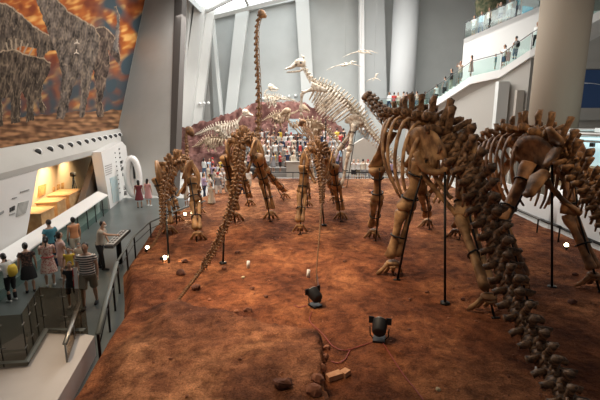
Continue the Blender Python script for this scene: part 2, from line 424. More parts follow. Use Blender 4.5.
# niche contents
for k, (pts, lb) in enumerate([([(39.5, 186), (46.5, 184), (45.5, 194), (38.5, 197.5)], 'square framed amber print on the niche back wall'),
                               ([(54, 187), (55.4, 186.6), (55, 191.5), (53.6, 192)], 'first narrow dark tablet on the niche wall, next to the square print'),
                               ([(58, 184.6), (60, 184), (59.5, 190.5), (57.6, 191)], 'middle narrow dark tablet on the niche wall'),
                               ([(62.4, 183), (64.3, 182.5), (64, 189), (62.2, 189.6)], 'last narrow dark tablet on the niche wall, nearest the tripod')]):
    o = panel('framed_print' if k == 0 else 'wall_tablet', pts, -1.94, .05, M['picture'], None); tag(o, lb, 'picture' if k == 0 else 'tablet', None if k == 0 else 'narrow tablets on the niche wall')
for k, (px, pyy, sx, sy, h, lb) in enumerate([(36, 218, 1.0, 1.4, 1.15, 'low plywood display case in the niche near the graphic wall'), (52, 209, .9, 1.1, 1.25, 'higher plywood display case in the middle of the niche'), (66, 203, 1.0, 1.8, 1.3, 'long plywood display case deep in the niche')]):
    p = w(px, pyy, -1.25); root = empty('display_case', V((p.x, p.y, 0)), lb, 'display case', 'plywood display cases in the niche')
    a = MB(); a.box((p.x, p.y, h / 2), (sx, sy, h), math.atan(.16)); a.build('case_body', M['wood_case'], root, False)
    a = MB(); a.box((p.x, p.y, h + .03), (sx + .08, sy + .08, .06), math.atan(.16)); a.build('case_top', M['wood_case'], root, False)
p = w(76, 202, -1.4); root = empty('tripod', V((p.x, p.y, 0)), 'thin dark surveying tripod in the dim end of the niche', 'tripod')
for k in range(3):
    a = MB(); an = k * 2.1; a.tube([(p.x, p.y, 1.9), (p.x + .35 * math.cos(an), p.y + .35 * math.sin(an), 0)], .03, 6); a.build('leg', M['ink'], root)
a = MB(); a.box((p.x, p.y, 2.0), (.2, .25, .22)); a.build('instrument', M['ink'], root)
# tilted info wall
struct(panel('wall_information', [(101, 152), (122, 141.5), (126, 146), (131, 182), (131.5, 206), (112, 219)], .45, .5, M['white_gloss']), 'white tilted information wall')
II = empty('wall_lettering', w(115, 170, .46), 'vertical black chinese lettering and blue map on the tilted white wall', 'lettering')
def glyph(px, pyy, s, parent, mt):
    q = MB(); rr = random.Random(int(px * 31 + pyy * 7))
    for (a0, b0, a1, b1) in [(-1, -1, 1, -.7), (-1, -.1, 1, .2), (-.15, -1, .2, 1), (-1, .7, 1, 1), (-1, -.6, -.7, 1)][:4 + rr.randint(0, 1)]:
        q.prism([w(px + x * s * .5, pyy + y * s * .62 - x * s * .12, .475) for x, y in ((a0, b0), (a1, b0), (a1, b1), (a0, b1))], -NW * .02)
    return q.build('character', mt, parent, False)
for k in range(6): glyph(119.5 + k * .45, 149 + k * 4.2, 1.2, II, M['ink'])
for k in range(3): glyph(122.0 + k * .9, 162 + k * 6.2, 2.3, II, M['ink'])
for k in range(10): glyph(115.3 + k * .55, 153 + k * 4.4, .8, II, M['ink'])
glyph(125.6, 187.5, 3.2, II, M['ink']); glyph(126, 193, 3.0, II, M['ink'])
panel('map_print', [(110, 178), (117, 175.5), (119.5, 200), (113.5, 203)], .475, .02, M['print_blue'], II)
for k in range(5): panel('text_line', [(105.5 + k * .15, 166 + k * 2.2), (112, 163.6 + k * 2.2), (112, 164.3 + k * 2.2), (105.5 + k * .15, 166.7 + k * 2.2)], .475, .02, M['ink_grey'], II)
# counter: white sloping top on glass front
CT = empty('museum_counter', V((xw(14), 14, 0)), 'long white sloping counter with glass front along the niche', 'counter')
ya, yb = 8.0, 23.2
m = MB(); m.prism([(xw(ya), ya, .92), (xw(yb), yb, .92), (xw(yb, -.54), yb, 1.12), (xw(ya, -.54), ya, 1.12)], (0, 0, .05)); m.build('counter_top', M['white_gloss'], CT, False)
m = MB(); m.prism([(xw(ya, -.05), ya, .06), (xw(yb, -.05), yb, .06), (xw(yb, -.05), yb, .91), (xw(ya, -.05), ya, .91)], -NW * .015); m.build('front_glass', M['glass_green'], CT, False)
m = MB(); m.prism([(xw(ya, -.5), ya, 0.02), (xw(yb, -.5), yb, 0.02), (xw(yb, -.5), yb, .9), (xw(ya, -.5), ya, .9)], -NW * .05); m.build('back_panel', M['wall_beige'], CT, False)
y = ya + .4
while y < yb:
    m = MB(); m.box((xw(y, -.03), y, .46), (.04, .035, .9), math.atan(.16)); m.build('post', M['ink'], CT, False); y += 1.25
for k, yy in enumerate((11.5, 13.2, 15.6, 17.4, 20, 22.3)):
    m = MB(); c = V((xw(yy, -.3), yy, 1.066)); m.box(c, (.34, .55, .01), math.atan(.16), 0, .31); m.build('caption_sheet', M['print_grey'], CT, False)
# white capsule
p = pz(135, 201, 0); root = empty('ring_booth', V((p.x, p.y, 0)), 'white upright ring shaped booth with dark screen behind the information wall', 'booth')
def ringpts(c, ax, rx, rz, n=28): return [c + ax * (rx * math.cos(2 * math.pi * k / n)) + V((0, 0, rz * math.sin(2 * math.pi * k / n))) for k in range(n + 1)]
c = V((p.x, p.y, 1.52)); ax = V((.97, .25, 0)).normalized()
a = MB(); a.tube(ringpts(c, ax, .34, 1.12), (.20, .36), 12, hint=ax.cross(V((0, 0, 1))), cap=False); a.build('ring_shell', M['white_gloss'], root)
a = MB(); a.prism([c + ax * (.30 * math.cos(t * .449)) + V((0, 0, 1.05 * math.sin(t * .449))) + V((0, .05, 0)) for t in range(14)], (0, .05, 0)); a.build('back_shell', M['white_gloss'], root, False)
a = MB(); a.box(c + V((.16, .0, .25)), (.26, .05, .75), .2); a.build('screen', M['ink'], root, False)

# ---- back wall, pilasters, roof
YB = 47
m = MB(); m.box((3, YB + .2, 9), (44, .4, 19)); struct(m.build('wall_back', M['wall_back'], smooth=False), 'tall pale grey back wall')
def band(name, pts, Y, th, mt, lb):
    q = MB(); q.prism([py_(x, yy, Y) for x, yy in pts], (0, th, 0)); return struct(q.build(name, mt, smooth=False), lb)
band('trim_3', [(183, -14), (192, -14), (176, 150), (170, 150)], 42.5, .8, M['pier'], 'bright slanting pier nearest the left wall')
band('trim_4', [(196, -6), (206, -6), (188, 150), (174, 150)], 43.2, .8, M['pier'], 'second slanting pier')
band('trim_5', [(207, 8), (214.5, 8), (199, 140), (189, 140)], 44, .8, M['pier'], 'third slanting pier')
band('trim_6', [(210.5, 12), (213.5, 12), (225, 140), (222, 140)], 44.5, .5, M['pilaster'], 'thin slanting beam')
band('trim_7', [(236, 8), (249, 4), (233, 140), (222, 140)], 45.5, 1, M['pilaster'], 'slanting pilaster left of the tall neck')
band('trim_8', [(294.5, -14), (308, -14), (316, 130), (304, 130)], 45.5, 1, M['pilaster'], 'slanting pilaster behind the duck billed skull')
band('trim_9', [(359.5, -14), (364, -14), (365, 130), (360, 130)], 45, 1, M['white_paint'], 'thin bright vertical pilaster')
band('trim_10', [(364, -14), (384, -14), (388, 130), (365, 130)], 45.5, .9, M['pilaster_d'], 'broad dim pilaster')
m = MB(); m.box((-16.2, 46.2, 9), (14, 1.6, 19)); struct(m.build('wall_corner', M['corner'], smooth=False), 'grey corner wall behind the piers')
def roof_z(x): return 14.5 + .2 * (x + 9)
m = MB()
def rq(x0, y0, x1, y1): m.prism([(x0, y0, roof_z(x0)), (x1, y0, roof_z(x1)), (x1, y1, roof_z(x1)), (x0, y1, roof_z(x0))], (0, 0, .3))
m.box((-13.7, 22.3, 16.6), (9.2, 50.6, .3)); m.box((-9.25, 22.3, 15.5), (.1, 50.6, 2.2)); rq(1.5, -3, 24, 47.5); rq(-9.2, -3, 1.5, 30); rq(-9.2, 46.3, 1.5, 47.5)  # thin upright box added to stop light leaking past the ceiling step
struct(m.build('ceiling', M['wall_back'], smooth=False), 'sloping ceiling around the skylight')
m = MB(); m.prism([(-9.3, 29, roof_z(-9.3) + .5), (1.6, 29, roof_z(1.6) + .5), (1.6, 46.4, roof_z(1.6) + .5), (-9.3, 46.4, roof_z(-9.3) + .5)], (0, 0, .05))
struct(m.build('window_1', M['sky_panel'], smooth=False), 'daylit skylight glass')
for k, (a, b) in enumerate([((-9.2, 38), (1.5, 40.5)), ((-9.2, 44), (1.5, 35)), ((-5, 30), (-5, 46.3))]):
    m = MB(); m.tube([(a[0], a[1], roof_z(a[0]) + .1), (b[0], b[1], roof_z(b[0]) + .1)], (.14, .2), 6); struct(m.build('trim_%d' % (11 + k), M['wall_grey'], smooth=False), 'skylight beam')
m = MB(); q = [py_(210, 17, 44.5), py_(320, -11, 44.5)]; m.tube([q[0], q[1]], (.3, .28), 4); struct(m.build('trim_14', M['pilaster'], smooth=False), 'sloping roof edge beam above the back wall')

# columns
def col(name, px0, px1, Y, mt, lb):
    x0, x1 = py_(px0, 60, Y).x, py_(px1, 60, Y).x; q = MB(); c = (x0 + x1) / 2; r = (x1 - x0) / 2
    q.tube([(c, Y, 0), (c, Y, 17)], r, 40); struct(q.build(name, mt), lb)
col('column_1', 391, 416, 44.2, M['column'], 'white round column on the far side')
col('column_2', 537, 583, 24.6, M['column_b'], 'thick beige round column right of the stairs')
# dotted wall lights on the back wall
for k in range(11):
    px = 263 + k * 6.5; p = py_(px, 98.5 - .55 * k, YB - .05)
    if 5 < k < 7: continue
    a = MB(); a.tube([p, p + V((0, -.12, 0))], .16, 10, hint=V((0, 0, 1))); o = a.build('wall_marker', M['white_gloss']); tag(o, 'small white wall boss, %s of the row above the cliff' % ['first', 'second', 'third', 'fourth', 'fifth', 'sixth', '', 'seventh', 'eighth', 'ninth', 'last'][k], 'wall marker', 'dotted row of round bosses on the back wall')
for k in range(3):
    p = py_(200 + k * 4.3, 103.5 - .3 * k, YB - 3.2)
    a = MB(); a.tube([p, p + V((0, -.12, 0))], .15, 10, hint=V((0, 0, 1))); o = a.build('wall_marker', M['white_gloss']); tag(o, 'small round white boss between the slanting piers, %s of three' % ['first', 'middle', 'last'][k], 'wall marker', 'three bosses between the slanting piers')

# ---- red cliff
def cliff():
    T = [(170, 4.0), (190, 4.3), (210, 5.0), (235, 5.9), (250, 6.3), (262, 6.7), (285, 6.5), (300, 6.6), (318, 6.2), (332, 5.2), (345, 4.0), (358, 2.0), (380, 1.2), (400, 1.0)]
    NX, NY = 230, 80; vs = []; fs = []
    for j in range(NY + 1):
        v = j / NY
        for i in range(NX + 1):
            x = -13 + 24 * i / NX; px = 300 + 433 * x / 39; z = 4
            for (a, za), (b, zb) in zip(T, T[1:]):
                if a <= px <= b: z = za + (zb - za) * (px - a) / (b - a)
            if px > 400: z = 1.0
            n = noise.noise(V((x * .5, v * 3, 0)))
            # two ledges
            hz = z * (.36 * sstep(0, .12, v + n * .03) + .30 * sstep(.35, .47, v + n * .06) + .34 * sstep(.72, .85, v + n * .05))
            hz += (noise.noise(V((x * 1.3, v * 7, 2))) * .42 + noise.noise(V((x * 3.4, v * 15, 2))) * .22 + noise.noise(V((x * 8, v * 30, 2))) * .09) * min(1, hz)
            y = 38.7 + 3.4 * v + noise.noise(V((x * .9, v * 4, 7))) * .5
            vs.append((x, y, max(0.01, hz * .93)))
    for j in range(NY):
        for i in range(NX):
            a = j * (NX + 1) + i; fs.append((a, a + 1, a + NX + 2, a + NX + 1))
    q = MB(); q.add(vs, fs); o = q.build('rock_cliff', M['cliff'])
    tag(o, 'stepped red rock cliff along the foot of the back wall', 'cliff')
cliff()
# broad steps in front of the cliff for the seated / standing crowd
q = MB()
for k in range(7): q.box((-1.2, 32.9 + k * .8 + 2, .16 * (k + 1)), (8.6, 4, .32 * (k + 1)))
struct(q.build('floor_steps', M['steps'], smooth=False), 'broad pale viewing steps in front of the cliff')
def step_z(Y): return .32 * max(0, min(7, int((Y - 32.9) / .8) + 1)) if Y > 32.9 else 0
# ramp wedge
q = MB(); q.prism([py_(343, 151, 35.3), py_(364, 138, 35.3), py_(392, 152, 35.3), py_(392, 176, 35.3), py_(343, 176, 35.3)], (0, .6, 0))
tag(q.build('ramp_wall', M['ramp'], smooth=False), 'pale wedge shaped ramp wall behind the crowd', 'ramp', kind='structure')

# ================================================================ STAIRS, BALCONY, RIGHT SIDE
def rail_line(root, pts, h, glass=True, post_every=1.3, mt='steel_rail', gm='glass_green', r=.03):
    a = MB(); a.tube([V(p) + V((0, 0, h)) for p in pts], r, 8); a.build('handrail', M[mt], root)
    for p, q in zip(pts, pts[1:]):
        p, q = V(p), V(q); n = max(1, int((q - p).length / post_every))
        for k in range(n + 1):
            c = p.lerp(q, k / n); a = MB(); a.tube([c, c + V((0, 0, h))], r * .8, 6); a.build('rail_post', M[mt], root)
        if glass:
            d = (q - p).normalized(); nn = V((-d.y, d.x, 0)).normalized() * .012
            for k in range(n):
                c0, c1 = p.lerp(q, (k + .04) / n), p.lerp(q, (k + .96) / n)
                a = MB(); a.prism([c0 + V((0, 0, .06)), c1 + V((0, 0, .06)), c1 + V((0, 0, h - .08)), c0 + V((0, 0, h - .08))], nn); a.build('glass_pane', M[gm], root, False)
SA = [py_(404, 121, 37), py_(470, 77, 32.3), py_(500, 70, 31), py_(530, 50, 29.8), py_(612, 4, 27.6)]
OUT = V((2.3, 1.0, 0))
q = MB()
for p, s in zip(SA, SA[1:]):
    q.prism([p, s, s - V((0, 0, .5)), p - V((0, 0, .5))], OUT)
    n = max(2, int(abs(s.z - p.z) / .17))
    if abs(s.z - p.z) > .3:
        for k in range(n):
            c = p.lerp(s, (k + .5) / n); q.prism([p.lerp(s, k / n) + OUT * .06, p.lerp(s, (k + 1) / n) + OUT * .06, V((*p.lerp(s, (k + 1) / n).xy, p.lerp(s, (k + 1) / n).z + .08)) + OUT * .06, V((*p.lerp(s, k / n).xy, p.lerp(s, (k + 1) / n).z + .08)) + OUT * .06], OUT * .9)
root = empty('staircase', V((SA[0].x, SA[0].y, 0)), 'white public staircase with glass balustrade rising past the beige column', 'staircase')
q.build('flight', M['white_paint'], root, False)
rail_line(root, [p + OUT * .03 for p in SA], 1.1, mt='cap_grey')
q = MB(); P3 = [p - V((0, 0, .5)) + OUT * .08 for p in SA[:4]]
q.prism([V((p.x, p.y, 0)) for p in (P3[0], P3[3])] + [P3[3], P3[2], P3[1], P3[0]], OUT * .3)
struct(q.build('wall_stairs', M['wall_beige'], smooth=False), 'beige wall closing the space under the stairs')
p = py_(504, 100, 30.4); q = MB(); q.box((p.x - .1, 30.6, 3.7), (.75, .5, 7.4)); struct(q.build('trim_15', M['pilaster'], smooth=False), 'pale pier under the stair landing')
p = py_(519, 100, 29.8); q = MB(); q.box((p.x + .1, 30.0, 3.4), (.5, .3, 6.8)); struct(q.build('trim_16', M['ramp'], smooth=False), 'second pier under the stairs')
# balcony
B0, B1 = py_(464, 39, 36.5), py_(545, 4, 33.5); dz = V((0, 0, 1))
BO = V((3.2, 2.4, 0))
q = MB(); q.prism([B0, B1, V((B1.x, B1.y, 7.5)), V((B0.x, B0.y, 6.9))], BO * .1); q.prism([B0 - dz * .02, B1 - dz * .02, B1 - dz * .4, B0 - dz * .4], BO)
struct(q.build('wall_balcony', M['white_paint'], smooth=False), 'white balcony front above the stairs')
root = empty('balcony_railing', B0, 'glass railing along the upper balcony', 'railing'); rail_line(root, [B0, B1, ], 1.25, mt='cap_grey', post_every=1.7)
# rock and screen exhibit on balcony
c = py_(489, 6, 37); q = MB(); q.ball(c + V((.3, .6, .0)), (1.3, .6, 1.3), 16, 10).rough(.45, 1.4, 3); tag(q.build('display_rock', M['scrub']), 'mossy brown artificial rock display behind the balcony railing', 'rock')
c = py_(526, 12, 34.8) + V((.4, .6, 0)); q = MB(); q.box(c, (1.1, .15, 1.0), .5); tag(q.build('light_box', mat('turquoise', (.05, .3, .4), .4, emit=(.1, .5, .65), estr=.4), smooth=False), 'turquoise lit screen behind the balcony railing', 'screen')
# far right
q = MB(); q.box((25, 33.6, 9), (9, .4, 19)); struct(q.build('wall_right', M['wall_beige'], smooth=False), 'beige wall right of the round column')
q = MB(); q.box((21.6, 32.6, 4.9), (3.0, .2, 3.4)); 
c = py_(594, 88, 33.2); root = empty('video_wall', c, 'dark blue video wall with a pale arc right of the beige column', 'screen')
q = MB(); q.box(c + V((1.2, 0, -.1)), (4, .1, 2.8)); q.build('display', M['screen_blue'], root, False)
q = MB(); q.tube([c + V((-.8 + .5 * k, -.07, .35 - .02 * k * k)) for k in range(6)], .02, 6); q.build('picture_arc', M['white_gloss'], root)
q = MB(); q.box(c + V((1.2, -.1, 1.6)), (4.4, .2, .5)); q.box(c + V((1.2, -.1, -1.9)), (4.4, .2, .9)); q.build('surround', M['wall_grey'], root, False)
CX, CY_, CR = 14.55, 19.8, 2.75
root = empty('round_vitrine', V((CX, CY_, 0)), 'big round white vitrine with glowing blue drum right of the beige column', 'vitrine')
def drum(name, z0, z1, r, mt, seg=48): a = MB(); a.tube([(CX, CY_, z0), (CX, CY_, z1)], [r, r], seg, hint=V((0, 1, 0))); return a.build(name, mt, root)
drum('plinth', 0, 2.1, CR, M['white_gloss']); drum('sand_bed', 2.1, 3.15, CR - .1, M['sand']); drum('light_drum', 3.15, 4.15, CR - .35, M['glow_blue'])
a = MB(); a.tube([V((CX + CR * math.cos(t * math.pi / 24), CY_ + CR * math.sin(t * math.pi / 24), 4.5)) for t in range(49)], (.22, .07), 8); a.build('upper_rim', M['white_gloss'], root)
a = MB(); a.tube([V((CX + (CR - .1) * math.cos(t * math.pi / 24), CY_ + (CR - .1) * math.sin(t * math.pi / 24), 4.2)) for t in range(49)], (.12, .05), 8); a.build('lower_rim', M['white_gloss'], root)
for k in range(14):
    t = math.pi + k * .2; a = MB(); a.box((CX + (CR + .05) * math.cos(t), CY_ + (CR + .05) * math.sin(t), 4.07), (.16, .16, .16), t); a.build('spotlight', M['ink'], root, False)
a = MB(); a.box((CX, CY_ - .6, 4.62), (2.6, 1, .18)); a.build('equipment_box', M['white_paint'], root, False)
# white barrier wall along the right edge of the pit
a, b = pz(470, 194, 0.0), pz(640, 268, 0.0)
q = MB(); q.prism([a, b, b + dz * 1.45, a + dz * 1.45], V((.12, .05, 0))); o = struct(q.build('wall_barrier', M['white_paint'], smooth=False), 'low white barrier wall along the pit edge')
q = MB(); q.tube([a + V((-.1, 0, .3)), b + V((-.1, 0, .3))], .06, 6); struct(q.build('trim_17', M['ink']), 'dark kerb at the foot of the white barrier wall')
root = empty('reading_rail', pz(530, 225, SOIL), 'inclined grey reading rail with black end by the white barrier wall', 'reading rail')
a, b, c = pz(511, 206, 1.0), pz(542, 220, 1.0), pz(560, 227, 1.0)
q = MB(); q.tube([a, b], (.2, .035), 4, hint=V((.3, 0, 1))); q.build('rail_top', M['steel_grey'], root, False)
q = MB(); q.tube([b, c], (.17, .06), 4, hint=V((.3, 0, 1))); q.build('control_box', M['ink'], root, False)
for t in (a.lerp(b, .04), a.lerp(b, .9), c):
    q = MB(); q.tube([V((t.x, t.y, SOIL - .1)), t], .035, 6); q.build('leg', M['steel_black'], root)

# ================================================================ PIT RAIL, LEFT RAILS, PANEL
LP = [pz(98, 334, .75), pz(107, 297, .95), pz(117, 262, 1.02), pz(134, 236, 1.02), pz(150, 222, 1.02), pz(176, 211, 1.02), pz(205, 201, 1.02)]
root = empty('walkway_railing', V((LP[0].x, LP[0].y, 0)), 'dark metal railing along the left edge of the red soil bed', 'railing')
q = MB(); q.tube(LP[:3], (.06, .03), 8); q.tube(LP[2:], .035, 8); q.build('handrail', M['cap_grey'], root)
q = MB(); q.tube([p - V((0, 0, .28)) for p in LP], .015, 6); q.build('mid_rail', M['steel_black'], root)
for p, s in zip(LP, LP[1:]):
    n = max(1, round((s - p).length / 1.5))
    for k in range(n):
        c = p.lerp(s, k / n); q = MB(); q.box((c.x, c.y, c.z / 2), (.05, .09, c.z), .3); q.build('rail_post', M['steel_black'], root, False)
FA, FB = V((-4.6, 33.15, 0)), V((9.6, 33.15, 0))
root = empty('barrier_rail', FA, 'low black barrier rail at the far edge of the pit', 'railing'); rail_line(root, [V((-4.6, 33.15, 0)), V((9.6, 33.15, 0))], .78, glass=False, post_every=1.8, mt='steel_black', r=.035)
c = pz(254, 187, 0); root = empty('equipment_trunk', V((c.x, 33.7, 0)), 'low black wheeled trunk behind the far barrier rail', 'trunk')
c = V((c.x, 33.9, 0)); q = MB(); q.box(c + V((0, 0, .6)), (1.3, .6, .75)); q.build('trunk_body', M['ink'], root, False)
for s in (-.5, .5): q = MB(); q.tube([c + V((s, -.28, .12)), c + V((s, .28, .12))], .12, 12); q.build('wheel', M['steel_black'], root)
c = pz(294, 190, 0); c = V((c.x - .1, 33.9, 0)); q = MB(); q.box(c + V((0, 0, .75)), (1.1, .5, 1.5), .1); root = empty('crate', c, 'beige box crate behind the far barrier rail beside the middle skeleton', 'crate'); q.build('crate_body', M['ramp'], root, False); q = MB(); q.box(c + V((0, 0, 1.53)), (1.2, .6, .06), .1); q.build('lid', M['ramp'], root, False)
# information board above crowd
c = py_(295, 133, 37.4); root = empty('information_board', V((c.x, c.y, 2.24)), 'pale blue white information board rising above the crowd', 'sign board')
q = MB(); a, b = py_(288, 119, 37.4), py_(302.5, 134, 37.4); q.box(((a.x + b.x) / 2, 37.4, (a.z + b.z) / 2), (b.x - a.x, .08, a.z - b.z)); q.build('board', mat('board', (.55, .68, .74), .4), root, False)
for x in (a.x + .1, b.x - .1): q = MB(); q.box((x, 37.45, (2.2 + b.z) / 2), (.06, .06, b.z - 2.2)); q.build('leg', M['steel_grey'], root, False)
for k in range(4):
    q = MB(); q.box(((a.x + b.x) / 2 - .15, 37.35, a.z - .25 - .2 * k), (.6 - .1 * (k % 2), .01, .04)); q.build('text_line', M['ink_grey'], root, False)

# interactive panel by left rail
c = pz(117, 252, 0); root = empty('touch_panel', c, 'slanted white topped information desk with black body by the dark railing', 'information desk')
tp = [pz(103.5, 245, .98), pz(124, 229.5, .98), pz(131, 230.5, 1.14), pz(111, 246.5, 1.14)]
tp = [pz(104, 246, .92), pz(122, 229.5, .92), pz(130.5, 229.5, 1.12), pz(113, 246, 1.12)]
q = MB(); q.prism(tp, V((0, 0, -.09))); q.build('desk_body', M['ink'], root, False)
ctr = sum(tp, V()) / 4; q = MB(); q.prism([ctr + (p - ctr) * .86 + V((0, 0, .012)) for p in tp], V((0, 0, .01))); q.build('printed_top', M['white_gloss'], root, False)
nn_ = (tp[3] - tp[0]).normalized(); ll = (tp[1] - tp[0])
for k in range(7):
    for j in range(2):
        s = ctr + ll * (-.34 + k * .112) + (tp[3] - tp[0]) * (-.18 + .36 * j) + V((0, 0, .03))
        q = MB(); u = ll * .035; v_ = (tp[3] - tp[0]) * .12; q.prism([s - u - v_, s + u - v_, s + u + v_, s - u + v_], V((0, 0, .006))); q.build('key_print', M['ink'], root, False)
q = MB(); q.tube([V((ctr.x, ctr.y, 0)), V((ctr.x, ctr.y, .92))], (.10, .06), 8, hint=V((0, 1, 0))); q.build('pedestal', M['steel_black'], root)

# tall glass screen around the near left corner and the parapet
GP = [pz(-18, 386, 0), pz(31, 382, 0), pz(47, 347, 0), pz(90, 349, 0)]
root = empty('glass_screen', GP[1], 'tall point fixed glass screen at the near end of the walkway', 'glass screen')
for p, s in zip(GP, GP[1:]):
    n = max(1, round((s - p).length / .45)); d = (s - p).normalized(); nn = V((-d.y, d.x, 0)) * .015
    for k in range(n):
        c0, c1 = p.lerp(s, (k + .02) / n), p.lerp(s, (k + .98) / n)
        a = MB(); a.prism([c0 + dz * .1, c1 + dz * .1, c1 + dz * 1.5, c0 + dz * 1.5], nn); a.build('glass_pane', M['glass'], root, False)
        a = MB(); a.tube([p.lerp(s, k / n), p.lerp(s, k / n) + dz * 1.53], .011, 5); a.build('seam_post', M['steel_black'], root)
        for z in (.35, .8, 1.3):
            a = MB(); c = p.lerp(s, k / n) + dz * z; a.tube([c - d * .07, c + d * .07], .014, 6); a.build('clamp', M['steel_grey'], root)
PC = [pz(-30, 388, .1), pz(30, 384, .1), pz(49, 349, .1), pz(87, 350, .1), pz(96, 352, .1), pz(60, 420, .1), pz(-40, 430, .1)]
q = MB(); q.prism([V((p.x, p.y, 0)) for p in PC], dz * .5); struct(q.build('wall_parapet', M['parapet'], smooth=False), 'broad pale parapet at the near left corner')
q = MB(); q.tube([p + dz * .51 for p in PC[:4]], (.075, .02), 4, hint=dz); struct(q.build('trim_18', M['cap_grey'], smooth=False), 'grey metal edge strip of the parapet')
# slanting handrail with white board
a, b = pz(79, 302, .95), pz(65, 344, .9)
root = empty('glass_gate', V((a.x, a.y, 0)), 'short glass gate with slanting metal handrail beside the boy in black', 'gate')
q = MB(); q.tube([a, b], (.05, .025), 6); q.build('handrail', M['steel_grey'], root)
for c in (a, b, a.lerp(b, .5)): q = MB(); q.tube([V((c.x, c.y, 0)), c], .022, 6); q.build('rail_post', M['steel_grey'], root)
q = MB(); q.prism([V((a.x, a.y, .1)), V((b.x, b.y, .1)), b - dz * .06, a - dz * .06], V((.012, 0, 0))); q.build('glass_pane', M['glass'], root, False)
c = pz(79, 309, 0); root = empty('white_post_sign', c, 'narrow white post sign with red edge in front of the boy in black', 'sign')
q = MB(); q.box(c + dz * .75, (.09, .04, .95), .2, -.12); q.build('sign_board', M['white_gloss'], root, False)
q = MB(); q.box(c + V((-.055, 0, .95)), (.02, .045, .5), .2, -.12); q.build('red_edge', mat('sign_red', (.5, .03, .03), .5), root, False)
q = MB(); q.box(c + dz * .15, (.05, .05, .3)); q.build('base', M['steel_grey'], root, False)

# ================================================================ SKELETONS
def vmesh(kind, mt, seed):
    q = MB(); rr = random.Random(seed)
    if kind == 'cervical':
        q.tube([(0, -.5, -.02), (0, -.42, 0), (0, 0, 0), (0, .38, .03), (0, .52, .05)], [(.36, .34), (.40, .38), (.22, .2), (.30, .28), (.2, .2)], 9)
        q.tube([(0, .1, .15), (0, -.12, .55), (0, -.2, .8)], [(.1, .4), (.12, .3), (.2, .22)], 7, hint=V((0, 1, 0)))
        for s in (-1, 1):
            q.tube([(.2 * s, .2, .1), (.42 * s, -.3, .42)], [.12, .14], 6); q.tube([(.25 * s, .3, -.1), (.42 * s, 0, -.3), (.38 * s, -.9, -.42)], [.12, .1, .04], 6)
    else:
        q.tube([(0, -.5, 0), (0, -.43, 0), (0, 0, .02), (0, .40, 0), (0, .5, 0)], [(.40, .42), (.46, .47), (.31, .32), (.46, .47), (.40, .42)], 10)
        if kind == 'dorsal':
            q.tube([(0, 0, .2), (0, -.05, .7), (0, -.12, 1.25), (0, -.12, 1.55)], [(.20, .30), (.12, .18), (.19, .22), (.17, .17)], 8, hint=V((0, 1, 0)))
            for s in (-1, 1):
                q.tube([(.2 * s, 0, .45), (.75 * s, -.05, .75), (1.0 * s, -.08, .72)], [(.2, .2), (.13, .17), (.19, .2)], 7)
                q.tube([(.2 * s, .3, .5), (.26 * s, .7, .68)], [.13, .1], 6)
        elif kind == 'caudal':
            q.tube([(0, 0, .25), (0, -.18, .75), (0, -.38, 1.25), (0, -.42, 1.45)], [(.20, .30), (.12, .18), (.20, .22), (.22, .2)], 8, hint=V((0, 1, 0)))
            for s in (-1, 1):
                q.tube([(.3 * s, 0, .1), (.62 * s, -.10, .10), (.84 * s, -.16, .06)], [(.24, .26), (.19, .2), (.2, .2)], 7)
                q.tube([(.14 * s, .3, .42), (.2 * s, .68, .6)], [.12, .09], 6)
                q.tube([(.17 * s, -.45, -.4), (.05 * s, -.62, -.85)], [.09, .09], 6)
            q.tube([(0, -.6, -.8), (0, -.85, -1.45)], [(.09, .14), (.05, .16)], 6)
        else:
            q.tube([(0, 0, .2), (0, -.35, .7), (0, -.5, .85)], [(.14, .22), (.08, .15), (.07, .1)], 6, hint=V((0, 1, 0)))
            for s in (-1, 1): q.tube([(.1 * s, .3, .35), (.13 * s, .65, .45)], [.1, .07], 5)
            q.tube([(0, -.45, -.3), (0, -.75, -.85)], [(.09, .1), (.05, .12)], 5)
    q.rough(.13, 2.6, seed); q.rough(.05, 7, seed + 3)
    return q.mesh(kind + '_vertebra', mt)
VM = {}
def vget(kind, mk, i):
    k = (kind, mk, i % 3)
    if k not in VM: VM[k] = vmesh(kind, M[mk], i % 3 + 1)
    return VM[k]
def put_vert(root, name, kind, mk, i, p, t, r, ln, hz=1.0, up0=V((0, 0, 1)), xs=1.0):
    o = bpy.data.objects.new(name, vget(kind, mk, i)); COL.objects.link(o)
    side = t.cross(up0)
    side = side.normalized() if side.length > .05 else V((1, 0, 0))
    up = side.cross(t); s = r / .46
    m = Matrix(((side.x * s * xs, t.x * ln, up.x * s * hz, 0), (side.y * s * xs, t.y * ln, up.y * s * hz, 0), (side.z * s * xs, t.z * ln, up.z * s * hz, 0), (0, 0, 0, 1)))
    m = Matrix.Rotation(R.uniform(-.16, .16), 4, t) @ m
    m.translation = p - V(root['_o']); o.parent = root; o.matrix_local = m
    return o
def walk(pts, rfun, kf, n=400):
    Q = catmull(pts, n); d = [0]
    for a, b in zip(Q, Q[1:]): d.append(d[-1] + (b - a).length)
    L = d[-1]; s = 0; out = []
    while True:
        u = s / L; r = rfun(min(1, u)); ln = r * kf
        mid = s + ln / 2
        if mid > L: break
        i = next((i for i, x in enumerate(d) if x >= mid), n); i = max(1, min(n, i))
        f = (mid - d[i - 1]) / max(1e-9, d[i] - d[i - 1])
        out.append((Q[i - 1].lerp(Q[i], f), (Q[min(n, i + 3)] - Q[max(0, i - 4)]).normalized(), r, ln, mid / L)); s += ln
    return out
